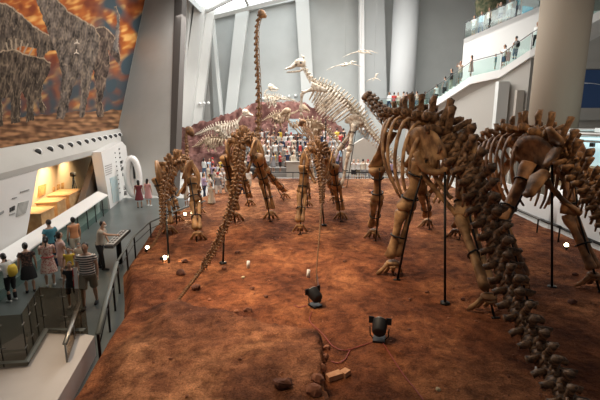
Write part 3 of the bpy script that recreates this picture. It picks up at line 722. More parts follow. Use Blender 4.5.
def long_bone(root, name, a, b, r, m, flat=.8, hint=V((0, 1, 0)), ends=(1.75, 1.6), bow=V((0, 0, 0)), seed=1, seg=10):
    a, b = V(a), V(b); L = (b - a).length; q = MB()
    P = [a, a.lerp(b, .04), a.lerp(b, .12), a.lerp(b, .28) + bow * .6, a.lerp(b, .5) + bow, a.lerp(b, .72) + bow * .6, a.lerp(b, .88), a.lerp(b, .96), b]
    e0, e1 = ends
    rr = [r * e0 * .7, r * e0, r * e0 * .95, r * 1.12, r, r * 1.08, r * e1 * .92, r * e1, r * e1 * .65]
    q.tube(P, [(x, x * flat) for x in rr], seg, hint=hint); q.rough(r * .36, .45 / r, seed); q.rough(r * .16, 1.3 / r, seed)
    return q.build(name, m, root)
def band_ring(parent, c, ax, r, m=None):
    q = MB(); a = perp(ax, V((0, 1, 0))); b = ax.cross(a)
    q.tube([c + a * (r * math.cos(k * math.pi / 6)) + b * (r * math.sin(k * math.pi / 6)) for k in range(13)], r * .09 + .008, 5, cap=False)
    return q.build('metal_band', m or M['steel_black'], parent)
def foot_mesh(root, name, c, fwd, s, m, toes=4, claw=True):
    """spread toes on the ground, c = ankle bottom centre on the ground"""
    f = V((fwd.x, fwd.y, 0)).normalized(); sd = V((f.y, -f.x, 0)); ft = empty_part(name, root, c, s, m, f, sd)
    for k in range(toes):
        u = (k / (toes - 1) - .5) * 2; d = (f * (1 - .35 * abs(u)) + sd * u * .75).normalized(); b = c + sd * u * .34 * s
        q = MB(); q.tube([b + V((0, 0, s * .75)), b + d * .22 * s + V((0, 0, s * .42)), b + d * .42 * s + V((0, 0, s * .17)), b + d * .50 * s + V((0, 0, s * .10)), b + d * .62 * s + V((0, 0, .03 * s))],
                    [s * .12, s * .10, s * .14, s * .09, s * .05], 7); q.rough(s * .025, 5 / s, k); q.build('toe', m, ft)
def empty_part(name, root, c, s, m, f, sd):
    q = MB(); q.ball(c + V((0, 0, s * .80)), (s * .38, s * .34, s * .16), 10, 7); q.ball(c - f * .12 * s + V((0, 0, s * .62)), (s * .26, s * .26, s * .14), 8, 6); q.rough(s * .05, 3 / s, 2)
    return q.build(name, m, root)
def limb(root, top, foot, fwd, s, m, kind, knee=None, r=None, md=None, rig=True):
    """kind hind / fore; foot = point on the ground"""
    top, foot = V(top), V(foot); ank = foot + V((0, 0, .42 * s)); H = (top - ank).length
    kb = .26 if kind == 'hind' else -.16
    kn = V(knee) if knee else top.lerp(ank, .52) + V((fwd.x, fwd.y, 0)).normalized() * H * kb * .5
    r = r or .108 * s; sd = V((fwd.y, -fwd.x, 0))
    up = long_bone(root, 'femur' if kind == 'hind' else 'humerus', top, kn, r * (1.25 if kind == 'hind' else 1.1), m, .72, hint=fwd, seed=int(abs(top.x * 7)) + 1, ends=(1.7, 1.6) if kind == 'hind' else (2.1, 1.7), seg=12)
    for t in (.3, .75): band_ring(up, top.lerp(kn, t), (kn - top).normalized(), r * 1.55)
    o = sd * r * .8
    lo = long_bone(root, 'tibia' if kind == 'hind' else 'ulna', kn - o * 1.0, ank - o * .8, r * .72, m, .85, hint=fwd, seed=3)
    long_bone(root, 'fibula' if kind == 'hind' else 'radius', kn + o * 1.35, ank + o * 1.0, r * .5, md or m, .8, hint=fwd, seed=5, ends=(1.5, 1.6))
    band_ring(lo, kn.lerp(ank, .55), (ank - kn).normalized(), r * 1.5)
    foot_mesh(root, 'hind_foot' if kind == 'hind' else 'fore_foot', foot, fwd, s * (.37 if kind == 'hind' else .35), m)
    if rig:
        q = MB(); b = -V((fwd.x, fwd.y, 0)).normalized() * r * 1.5
        q.tube([top + b, kn + b * 1.3, foot + b * 1.4 + V((0, 0, -.1))], max(.016, .022 * s), 6); q.tube([foot + b * 1.4 + V((-.07 * s, 0, .0)), foot + b * 1.4 + V((.07 * s, 0, .0))], .025 * s, 6)
        q.build('steel_support', M['steel_black'], root)
def rib_mesh(root, p, t, side, sgn, W, H, r, m, sweep=.25, seed=0):
    up = side.cross(t) if side.cross(t).z > 0 else -side.cross(t)
    s = side * sgn
    P = [p + s * r * 1.5 + up * .15 * W, p + s * W * .62 + up * .14 * W - t * sweep * H * .05, p + s * W * .98 - up * H * .24 - t * sweep * H * .3, p + s * W * 1.0 - up * H * .56 - t * sweep * H * .6, p + s * W * .82 - up * H * .82 - t * sweep * H * .9, p + s * W * .55 - up * H - t * sweep * H * 1.1]
    q = MB(); q.tube(P, [(r * .9, r * .9), (r * 1.25, r * .7), (r * 1.3, r * .6), (r * 1.2, r * .55), (r, r * .5), (r * .6, r * .4)], 6, hint=s, sub=14)
    q.rough(r * .35, 1.2, seed)
    return q.build('rib', m, root)
def ilium(root, c, t, side, sgn, s, m):
    up = V((0, 0, 1)); P = [(-1.05, .0), (-.95, .42), (-.6, .78), (-.1, .98), (.4, .95), (.85, .68), (1.1, .25), (.95, -.02), (.62, -.05), (.5, -.55), (.28, -.5), (.18, -.18), (-.02, -.05), (-.2, -.15), (-.32, -.42), (-.55, -.35), (-.62, -.02)]
    q = MB(); n = len(P)
    def pt(x, z, o): return c + t * x * s + up * z * s + side * sgn * (o + .16 * s * max(0, z) + .12 * s * x)
    # grid of rings towards the centre for a dished blade
    rings = [1, .66, .33]; vs = []; fs = []; cx, cz = .05, .3
    for o in (0, .09 * s):
        for k, g in enumerate(rings):
            for (x, z) in P:
                X, Z = cx + (x - cx) * g, cz + (z - cz) * g
                vs.append(pt(X, Z, o - (1 - g) * .16 * s))
    for L in range(2):
        b = L * 3 * n
        for k in range(2):
            for i in range(n):
                j = (i + 1) % n; fs.append((b + k * n + i, b + k * n + j, b + (k + 1) * n + j, b + (k + 1) * n + i))
        fs.append(tuple(b + 2 * n + i for i in range(n)))
    for i in range(n):
        j = (i + 1) % n; fs.append((i, j, 3 * n + j, 3 * n + i))
    q.add(vs, fs); q.rough(.05 * s, 1.6 / s, 2); return q.build('ilium', m, root)
def skull(root, p, d, s, m, kind='sauropod'):
    d = V(d).normalized(); sd = perp(d, V((0, 0, 1))); up = sd.cross(d)
    def P(f, u, x=0): return p + d * f * s + up * u * s + sd * x * s
    q = MB()
    if kind == 'hadrosaur':
        q.tube([P(-.15, .1), P(0, .16), P(.22, .2), P(.45, .12), P(.7, .0), P(.92, -.03), P(1.05, -.08)], [(.14, .16), (.26, .30), (.26, .27), (.17, .16), (.12, .10), (.20, .07), (.16, .04)], 12, sub=14)
        q.tube([P(.02, .35), P(-.1, .48), P(.05, .62)], [(.06, .1), (.05, .09), (.03, .03)], 6)
    else:
        q.tube([P(-.15, 0), P(0, .08), P(.2, .14), P(.45, .06), P(.7, -.04), P(.85, -.10)], [(.14, .14), (.24, .24), (.24, .26), (.19, .18), (.15, .11), (.1, .06)], 10, sub=12)
    q.rough(.03 * s, 5 / s, 1); o = q.build('skull', m, root)
    for g in (-1, 1):
        q = MB(); q.ball(P(.14, .17, .215 * g), (.06 * s,) * 3, 8, 6); q.build('eye_socket', M['ink'], o)
        q = MB(); q.ball(P(.42, .1, .13 * g), (.05 * s,) * 3, 8, 6); q.build('nostril', M['ink'], o)
    q = MB()
    for g in (-1, 1): q.tube([P(-.02, -.1, .17 * g), P(.2, -.25, .17 * g), P(.6, -.26, .11 * g), P(.88, -.24, .03 * g)], [.05 * s, .06 * s, .045 * s, .04 * s], 6, sub=8)
    if kind == 'hadrosaur': q.tube([P(.75, -.25), P(.98, -.24)], [(.13 * s, .04 * s), (.15 * s, .03 * s)], 8)
    q.build('lower_jaw', m, root)

def skeleton(name, label, tail, trunk, neck, r0, W, H, mk, mk2=None, hind=(), fore=(), ribn=None, pelvis=1.0, tail_r=(.05, 1.0), neck_r=(.7, .32), fs=1.0, sk=None, posts=(), nk=2.0, tk=1.6, group=None, sweep=.25, ribr=None, hips=True, rig=True, scap=True, nkf=2.6, tp=1.15, category='skeleton', knees=None, sphz=1.0, bark=None):
    base = V((trunk[0][0], trunk[0][1], SOIL if trunk[0][1] < 33 else 0)); root = empty(name, base, label, category, group)
    m = M[mk]; m2 = M[mk2 or mk]
    tv = walk(tail, lambda u: r0 * (tail_r[0] + (tail_r[1] - tail_r[0]) * u ** tp), tk)
    keep = tv[-98:]
    for i, (p, t, r, ln, u) in enumerate(keep):
        put_vert(root, 'tail_vertebra', 'caudal' if r > r0 * .38 else 'distal', mk, i, p, t, r, ln * .96, (.75 + .35 * u) * sphz, xs=1.0 if r0 > .25 else .68)
    kv = walk(trunk, lambda u: r0 * (1.05 - .18 * u), tk * .98)
    for i, (p, t, r, ln, u) in enumerate(kv):
        put_vert(root, 'back_vertebra', 'dorsal', mk, i, p, t, r, ln * .95, (1.1 - .25 * u) * sphz)
        if (not hips or u > .2) and W > 0:
            sd = perp(t, V((0, 0, 1))); k = math.sin(math.pi * min(1, max(.05, (u - .1) / .95)) ** .8); g = .55 + .45 * k
            for s in (-1, 1): rib_mesh(root, p, t, sd, s, W * (.7 + .3 * k) * (1 - .25 * max(0, u - .7) / .3), H * g, ribr or r0 * .27, m2, sweep, i)
    if neck:
        nv = walk(neck, lambda u: r0 * (neck_r[0] + (neck_r[1] - neck_r[0]) * u), nkf)
        for i, (p, t, r, ln, u) in enumerate(nv):
            put_vert(root, 'neck_vertebra', 'cervical', mk, i, p, t, r, ln * 1.0, .9, up0=V((0, 0, 1)) if abs(t.z) < .93 else V((-.5, -.7, .1)))
        if sk: skull(root, V(neck[-1]), sk[0], sk[1], m, sk[2] if len(sk) > 2 else 'sauropod')
    T = V(trunk[0]); t = (V(trunk[1]) - T); t = V((t.x, t.y, 0)).normalized(); sd = perp(t, V((0, 0, 1)))
    hc = T + t * r0 * 1.2
    if hips:
        for s in (-1, 1):
            c = hc + sd * s * W * .55 * pelvis - V((0, 0, r0 * 1.1)); ilium(root, c, t, sd, s, r0 * 3.0 * pelvis, m2)
            q = MB(); a = c - V((0, 0, r0 * .9)); q.tube([a + t * r0 * .8, a + t * r0 * 1.8 - V((0, 0, r0 * 1.6)) - sd * s * W * .2, a + t * r0 * 2.6 - V((0, 0, r0 * 3.2)) - sd * s * W * .35], [(r0 * .45, r0 * .3), (r0 * .35, r0 * .2), (r0 * .6, r0 * .25)], 8, sub=8); q.rough(r0 * .1, 2 / r0, 3); q.build('pubis', m2, root)
            q = MB(); q.tube([a - t * r0 * .6, a - t * r0 * 1.7 - V((0, 0, r0 * 1.6)) - sd * s * W * .2, a - t * r0 * 2.8 - V((0, 0, r0 * 2.8)) - sd * s * W * .4], [(r0 * .4, r0 * .25), (r0 * .26, r0 * .16), (r0 * .34, r0 * .18)], 8, sub=8); q.rough(r0 * .1, 2 / r0, 4); q.build('ischium', m2, root)
    for i, (s, f) in enumerate(hind):
        hp = hc + sd * s * W * .72 * pelvis - V((0, 0, r0 * 1.3)); limb(root, hp, f, t, fs, m2, 'hind', knee=(knees or {}).get(('h', i)), rig=rig)
    E = V(trunk[-1]); te = (E - V(trunk[-2])); te = V((te.x, te.y, 0)).normalized(); sde = perp(te, V((0, 0, 1)))
    for i, (s, f) in enumerate(fore):
        sp = E - te * r0 * 1.2 + sde * s * W * .72 - V((0, 0, H * .62))
        if scap:
            q = MB(); q.tube([sp + te * r0 * .6, sp + V((0, 0, H * .2)) - te * r0 * .6, sp + V((0, 0, H * .52)) - te * r0 * 3.0 - sde * s * W * .12], [(r0 * .35, r0 * 1.0), (r0 * .25, r0 * .55), (r0 * .14, r0 * .85)], 10, sub=10, hint=sde * s); q.rough(r0 * .1, 2 / r0, 3); q.build('scapula', m2, root)
        limb(root, sp, f, te, fs * .86, m2, 'fore', knee=(knees or {}).get(('f', i)), rig=rig)
    for (a, b) in posts:
        q = MB(); q.tube([a, b], .035, 8); q.tube([V(a) - V((0, 0, .02)), V(a) + V((0, 0, .03))], .13, 12, hint=V((0, 1, 0))); q.build('support_post', M['steel_black'], root)
    return root
P = py_
def G(px, pyy, z=SOIL): return pz(px, pyy, z)

# A big sauropod, centre right
tailA = [P(580, 425, 5.5), P(566, 398, 6.0), P(545, 360, 6.8), P(523, 320, 7.7), P(506, 276, 8.8), P(490, 224, 10), P(470, 176, 11.3), P(450, 146, 12.5)]
trunkA = [P(450, 146, 12.5), P(432, 130, 13.5), P(410, 122, 14.7), P(393, 124, 16.2)]
neckA = [P(393, 124, 16.2), P(384, 115, 17.6), P(376, 106, 19), P(369, 98, 20.2)]
skeleton('sauropod_skeleton', 'largest dark brown sauropod skeleton, its heavy tail sweeping down toward the viewer', tailA, trunkA, neckA, .30, .92, 2.5, 'bone_dark', 'bone_tan',
         hind=[(-1, G(392, 276)), (1, G(487, 312))], fore=[(-1, G(373, 239)), (1, G(427, 228))], tail_r=(.56, 1.0), fs=1.5, sk=((-.6, .8, .1), .45), ribr=.075,
         posts=[(G(445, 303), P(445, 172, 11.9))], tk=1.72, neck_r=(.85, .75), knees={('h', 0): P(406, 210, 12.9)})
# B right sauropod
tailB = [P(640, 292, 8.3), P(618, 246, 9.1), P(600, 210, 10), P(585, 183, 10.9), P(570, 163, 11.8), P(560, 153, 12.4)]
trunkB = [P(560, 153, 12.4), P(535, 141, 13.4), P(508, 141, 14.8), P(480, 151, 16.3)]
neckB = [P(480, 151, 16.3), P(470, 153, 17.5), P(458, 160, 19), P(448, 166, 20.5)]
skeleton('sauropod_skeleton', 'rust brown sauropod skeleton furthest from the mural, with broad hip plates and vertical black post', tailB, trunkB, neckB, .27, .85, 2.2, 'bone_rust', 'bone_rusty',
         hind=[(-1, G(521, 296)), (1, G(592, 288))], fore=[(-1, G(455, 238)), (1, G(485, 240))], tail_r=(.45, 1), fs=1.4, sk=((-.4, .8, -.2), .6), ribr=.07, posts=[(G(552, 287), P(552, 158, 12.1))], tk=1.6, knees={('h', 0): P(500, 222, 12.0)})
sauropods = [o for o in COL.objects if o.name.startswith('sauropod_skeleton')]
def extra(root, nm, pts, rr, m, seed=1):
    q = MB(); q.tube(pts, rr, 9, sub=12); q.rough(.03, 5, seed); q.rough(.015, 14, seed); q.build(nm, M[m], root)
extra(sauropods[0], 'ischium', [P(421, 172, 12.6), P(432, 186, 12.5), P(447, 204, 12.3), P(460, 219, 12.2)], [(.16, .12), (.09, .07), (.09, .07), (.15, .10)], 'bone_tan')
extra(sauropods[0], 'pubis', [P(416, 152, 12.4), P(424, 168, 12.3), P(440, 172, 12.2), P(450, 164, 12.2)], [(.12, .10), (.16, .12), (.13, .1), (.1, .08)], 'bone_tan', 3)
extra(sauropods[1], 'ischium', [P(545, 180, 12.0), P(555, 191, 11.9), P(566, 203, 11.8), P(580, 213, 11.7)], [(.13, .1), (.08, .07), (.09, .07), (.16, .1)], 'bone_rust')
extra(sauropods[1], 'pubis', [P(545, 172, 11.8), P(535, 182, 11.7), P(530, 192, 11.7), P(525, 196, 11.7)], [(.16, .12), (.28, .12), (.26, .12), (.12, .08)], 'bone_rust', 4)
extra(sauropods[1], 'hip_plate', [P(549, 128, 12.0), P(556, 140, 12.0), P(553, 155, 12.0), P(545, 166, 12.0)], [(.14, .07), (.36, .09), (.30, .09), (.12, .07)], 'bone_rust', 5)
# C middle
tailC = [P(316, 284, 11.6), P(317, 262, 12.4), P(320, 228, 13.9), P(322, 196, 15.8), P(321, 174, 17.3), P(319, 160, 18.6)]
trunkC = [P(319, 160, 18.6), P(318, 151, 20), P(317, 150, 21.5), P(317, 154, 23)]
neckC = [P(317, 154, 23), P(315, 144, 24.5), P(310, 133, 26), P(303, 124, 27.5)]
skeleton('sauropod_skeleton', 'middle sauropod skeleton seen from behind, thin pale tail dropping straight to the soil', tailC, trunkC, neckC, .20, .8, 1.6, 'bone_rust', 'bone_orange',
         hind=[(-1, G(300, 233)), (1, G(341, 220))], fore=[(-1, G(308, 207)), (1, G(334, 202))], tail_r=(.13, 1), fs=1.15, sk=((-.3, .8, 0), .5), tp=1.9, posts=[(G(324, 225), P(320, 178, 17.0))], tk=1.7, pelvis=1.1)
# D with tall neck
tailD = [P(175, 304, 10.5), P(188, 287, 11.2), P(206, 263, 12.4), P(222, 234, 13.9), P(233, 202, 15.5), P(238, 172, 17.2), P(240, 150, 18.8)]
trunkD = [P(240, 150, 18.8), P(243, 141, 20.2), P(248, 142, 21.7), P(254, 147, 23)]
neckD = [P(254, 147, 23), P(257, 136, 23.8), P(259, 115, 24.3), P(258.5, 85, 24.7), P(257, 55, 25), P(257, 30, 25.2), P(260, 15, 25.3)]
skeleton('sauropod_skeleton', 'long necked sauropod skeleton raising its neck straight up to the roof', tailD, trunkD, neckD, .21, .85, 1.8, 'bone_rust', 'bone_orange',
         hind=[(-1, G(236, 222)), (1, G(271, 220))], fore=[(-1, G(250, 206)), (1, G(285, 199))], tail_r=(.24, 1), fs=1.3, sk=((.9, -.2, -.15), .42), tp=1.0, posts=[(G(223, 263), P(224, 232, 14.1))], tk=1.5, neck_r=(.72, .5), nkf=2.8, pelvis=1.1)
# E left
tailE = [P(148.5, 250, 14.1), P(156, 240, 14.4), P(162, 224, 14.9), P(163, 205, 15.6), P(165, 186, 16.6), P(172, 172, 17.6)]
trunkE = [P(172, 172, 17.6), P(177, 165, 18.6), P(181, 166, 19.8), P(184, 170, 21)]
neckE = [P(184, 170, 21), P(186, 160, 22), P(187, 148, 22.7), P(186, 138, 23.2), P(187, 131, 23.5)]
skeleton('sauropod_skeleton', 'smaller orange brown sauropod skeleton nearest the left walkway', tailE, trunkE, neckE, .2, .85, 1.5, 'bone_rust', 'bone_orange',
         hind=[(-1, G(170, 235)), (1, G(198, 241))], fore=[(-1, G(178, 222)), (1, G(200, 214))], tail_r=(.22, 1), fs=1.15, sk=((.9, 0, -.5), .52), tp=1.1, posts=[(G(169, 264), P(165, 190, 16.3))], tk=1.7, pelvis=1.15)
# F hadrosaur
tailF = [P(420, 186, 27), P(404, 170, 27.5), P(388, 152, 28.2), P(372, 134, 29), P(360, 120, 29.6)]
trunkF = [P(360, 120, 29.6), P(346, 104, 30), P(330, 90, 30), P(315, 83, 30)]
neckF = [P(315, 83, 30), P(310, 79, 30), P(306, 72, 30), P(303, 66, 30)]
skeleton('hadrosaur_skeleton', 'pale upright duck billed dinosaur skeleton behind the middle sauropod', tailF, trunkF, neckF, .2, .75, 1.75, 'bone_pale', 'bone_pale',
         hind=[(-1, P(342, 192, 28.9)), (1, P(327, 191, 30.6))], fore=(), tail_r=(.45, 1), fs=1.15, sk=((-1, -.15, -.12), 1.15, 'hadrosaur'), posts=[(P(325, 190, 29.8), P(326, 100, 29.9))], tk=1.3, ribr=.05, sweep=-.1, neck_r=(.85, .6), nkf=2.0, knees={('h', 0): P(349, 152, 28.8), ('h', 1): P(338, 150, 30.6)}, sphz=1.0)
hf = [o for o in COL.objects if o.name.startswith('hadrosaur_skeleton')][0]
for yy in (29.3, 30.6):
    a, b, c = P(313, 89, yy), P(302, 93, yy), P(301, 112, yy)
    long_bone(hf, 'humerus', a, b, .09, M['bone_pale']); long_bone(hf, 'forearm', b, c, .07, M['bone_pale'])
    q = MB(); [q.tube([c, c + V((-.12 + .1 * k, 0, -.35))], [.04, .02], 5) for k in range(4)]; q.build('hand', M['bone_pale'], hf)
    q = MB(); q.tube([P(311, 86, yy), P(327, 91, yy)], [(.28, .06), (.12, .05)], 8, hint=V((0, 1, 0))); q.build('scapula', M['bone_pale'], hf)
# far skeletons on the cliff
def theropod(label, T, K, N, r, W, H, feet, sk, mk='bone_pale', fs=.9, nm='theropod_skeleton', rigp=()):
    return skeleton(nm, label, T, K, N, r, W, H, mk, mk, hind=feet, tail_r=(.25, 1), fs=fs, sk=sk, tk=1.8, ribr=.04, rig=False, posts=rigp)
theropod('pale theropod skeleton striding along the cliff ledge beside the slanting piers', [P(190, 135, 37), P(198, 134, 37), P(208, 130, 37), P(216, 128, 37)], [P(216, 128, 37), P(224, 126, 37), P(232, 125, 37), P(238, 122, 37)], [P(238, 122, 37), P(241, 117, 37), P(244, 114, 37)],
         .13, .45, 1.1, [(-1, P(235, 152, 36.8)), (1, P(222, 146, 37.2))], ((.95, 0, -.1), .75, 'hadrosaur'))
theropod('slim pale skeleton on the cliff top beside the tall neck', [P(300, 103, 38.2), P(292, 100, 38.2), P(284, 99, 38.2), P(278, 98, 38.2)], [P(278, 98, 38.2), P(273, 97, 38.2), P(268, 97, 38.2), P(264, 96, 38.2)], [P(264, 96, 38.2), P(266, 91, 38.2), P(270, 89, 38.2)],
         .10, .3, .8, [(-1, P(276, 108, 38)), (1, P(270, 108, 38.4))], ((.95, 0, .05), .7, 'hadrosaur'), fs=.7)
theropod('dark weathered skeleton lying low on the cliff ledge near the slanting piers', [P(192, 147, 36.8), P(200, 144, 36.8), P(206, 141, 36.8)], [P(206, 141, 36.8), P(214, 139, 36.8), P(224, 140, 36.8)], [P(224, 140, 36.8), P(229, 141, 36.8), P(233, 144, 36.8)],
         .13, .45, .8, [(-1, P(208, 152, 36.6)), (1, P(215, 152, 37))], ((.9, 0, -.3), .8), mk='bone_buff', fs=.7)
theropod('buff skeleton on the cliff between the tall neck and the information board', [P(262, 121, 36.8), P(268, 118, 36.8), P(274, 116, 36.8)], [P(274, 116, 36.8), P(282, 114, 36.8), P(290, 114, 36.8)], [P(290, 114, 36.8), P(296, 112, 36.8), P(301, 108, 36.8)],
         .12, .42, .9, [(-1, P(275, 128, 36.6)), (1, P(281, 128, 37))], ((.9, 0, -.2), .9), mk='bone_buff', fs=.8)
theropod('buff skeleton standing close behind the middle sauropod, neck lifted', [P(345, 150, 30.6), P(336, 140, 31), P(328, 131, 31.2), P(320, 126, 31.4)], [P(320, 126, 31.4), P(311, 123, 31.6), P(302, 124, 31.8), P(294, 128, 32)], [P(294, 128, 32), P(290, 124, 32), P(287, 117, 32), P(289, 112, 32)],
         .15, .55, 1.3, [(-1, P(314, 184, 31.2)), (1, P(320, 184, 31.8))], ((-.9, 0, -.2), .8), mk='bone_buff', fs=1.1)
# flying reptiles on wires
for (px, pyy, Y, a, s, lb) in [(345, 65, 36, .25, 1.0, 'white flying reptile skeleton hanging just above the duck billed back'), (361, 52, 38, -.2, 1.0, 'white flying reptile skeleton hanging beside the thin bright pilaster'), (374, 79, 38, .9, .6, 'small white hanging skeleton in front of the dim pilaster')]:
    c = P(px, pyy, Y); root = empty('pterosaur_skeleton', c, lb, 'skeleton'); d = V((math.cos(a), .2, math.sin(a)))
    q = MB(); q.tube([c - d * .3 * s, c, c + d * .35 * s], [.05 * s, .1 * s, .06 * s], 8); q.build('body', M['bone_pale'], root)
    q = MB(); q.tube([c + d * .35 * s, c + d * .6 * s + V((0, 0, .12)), c + d * 1.0 * s], [.05, .08, .02], 7); q.build('skull', M['bone_pale'], root)
    for g in (-1, 1):
        q = MB(); e = c + V((-.1, g * .5, .12)) * s; f = e + V((-.8 * math.cos(a) * g, g * .5, -.18)) * s; q.tube([c, e, f, f + (f - e) * .7 - V((0, 0, .1))], [.04, .035, .03, .01], 6); q.build('wing', M['bone_pale'], root)
    q = MB(); q.tube([c, c + V((0, 0, roof_z(c.x) - c.z))], .006, 4); q.build('hanging_wire', M['steel_grey'], root)

# ================================================================ PEOPLE (local frame: faces +Y, left hand at -X, feet at z=0)
def remeshed(q, name, m, vox, smooth=2):
    me = q.mesh(name + '_raw', m); o = bpy.data.objects.new('tmp', me); COL.objects.link(o)
    r = o.modifiers.new('r', 'REMESH'); r.mode = 'VOXEL'; r.voxel_size = vox; r.use_smooth_shade = True
    s = o.modifiers.new('s', 'SMOOTH'); s.factor = .5; s.iterations = smooth
    dg = bpy.context.evaluated_depsgraph_get(); out = bpy.data.meshes.new_from_object(o.evaluated_get(dg)); out.name = name
    bpy.data.objects.remove(o); bpy.data.meshes.remove(me)
    out.materials.clear(); out.materials.append(m); return out
SK = [mat('skin_%d' % k, c, .55) for k, c in enumerate([(.52, .31, .21), (.43, .25, .165), (.60, .38, .27)])]
HAIR = mat('hair_black', (.012, .010, .009), .45); HAIRB = mat('hair_brown', (.04, .02, .012), .5)
CLOTH = {}
def cl(name):
    T = dict(white=(.72, .72, .70), cream=(.62, .55, .44), blue=(.05, .17, .30), teal=(.06, .22, .28), navy=(.02, .03, .07), black=(.018, .018, .02), grey=(.26, .26, .27), pink=(.62, .33, .32), red=(.45, .04, .04), orange=(.68, .30, .14), yellow=(.72, .50, .06), beige=(.48, .42, .35), khaki=(.20, .17, .12), green=(.10, .22, .12), denim=(.07, .12, .20), rose=(.66, .46, .42), maroon=(.16, .03, .04), lilac=(.42, .33, .48), brown=(.16, .09, .05), sky=(.35, .5, .62), lime=(.35, .5, .08))
    if name not in CLOTH: CLOTH[name] = mat('cloth_' + name, T[name], .85)
    return CLOTH[name]
def pattern_mat(kind, a, b, sc):
    m = mat('cloth_' + kind, a, .85); nt = m.node_tree; bs = nt.nodes['Principled BSDF']
    tc = nt.nodes.new('ShaderNodeTexCoord')
    if kind == 'striped':
        t = nt.nodes.new('ShaderNodeTexWave'); t.wave_type = 'BANDS'; t.bands_direction = 'Z'; t.inputs['Scale'].default_value = sc; o = t.outputs['Fac']
    else:
        t = nt.nodes.new('ShaderNodeTexVoronoi'); t.inputs['Scale'].default_value = sc; o = t.outputs['Distance']
    nt.links.new(tc.outputs['Object'], t.inputs['Vector'])
    r = nt.nodes.new('ShaderNodeValToRGB'); r.color_ramp.interpolation = 'CONSTANT'; r.color_ramp.elements[0].color = (*a, 1); r.color_ramp.elements[1].position = .45; r.color_ramp.elements[1].color = (*b, 1)
    nt.links.new(o, r.inputs['Fac']); nt.links.new(r.outputs['Color'], bs.inputs['Base Color']); return m
CLOTH['striped'] = pattern_mat('striped', (.02, .02, .025), (.72, .66, .6), 4.6)
CLOTH['floral'] = pattern_mat('floral', (.45, .16, .14), (.66, .50, .42), 22)
CLOTH['darkfloral'] = pattern_mat('darkfloral', (.14, .07, .05), (.03, .022, .02), 20)

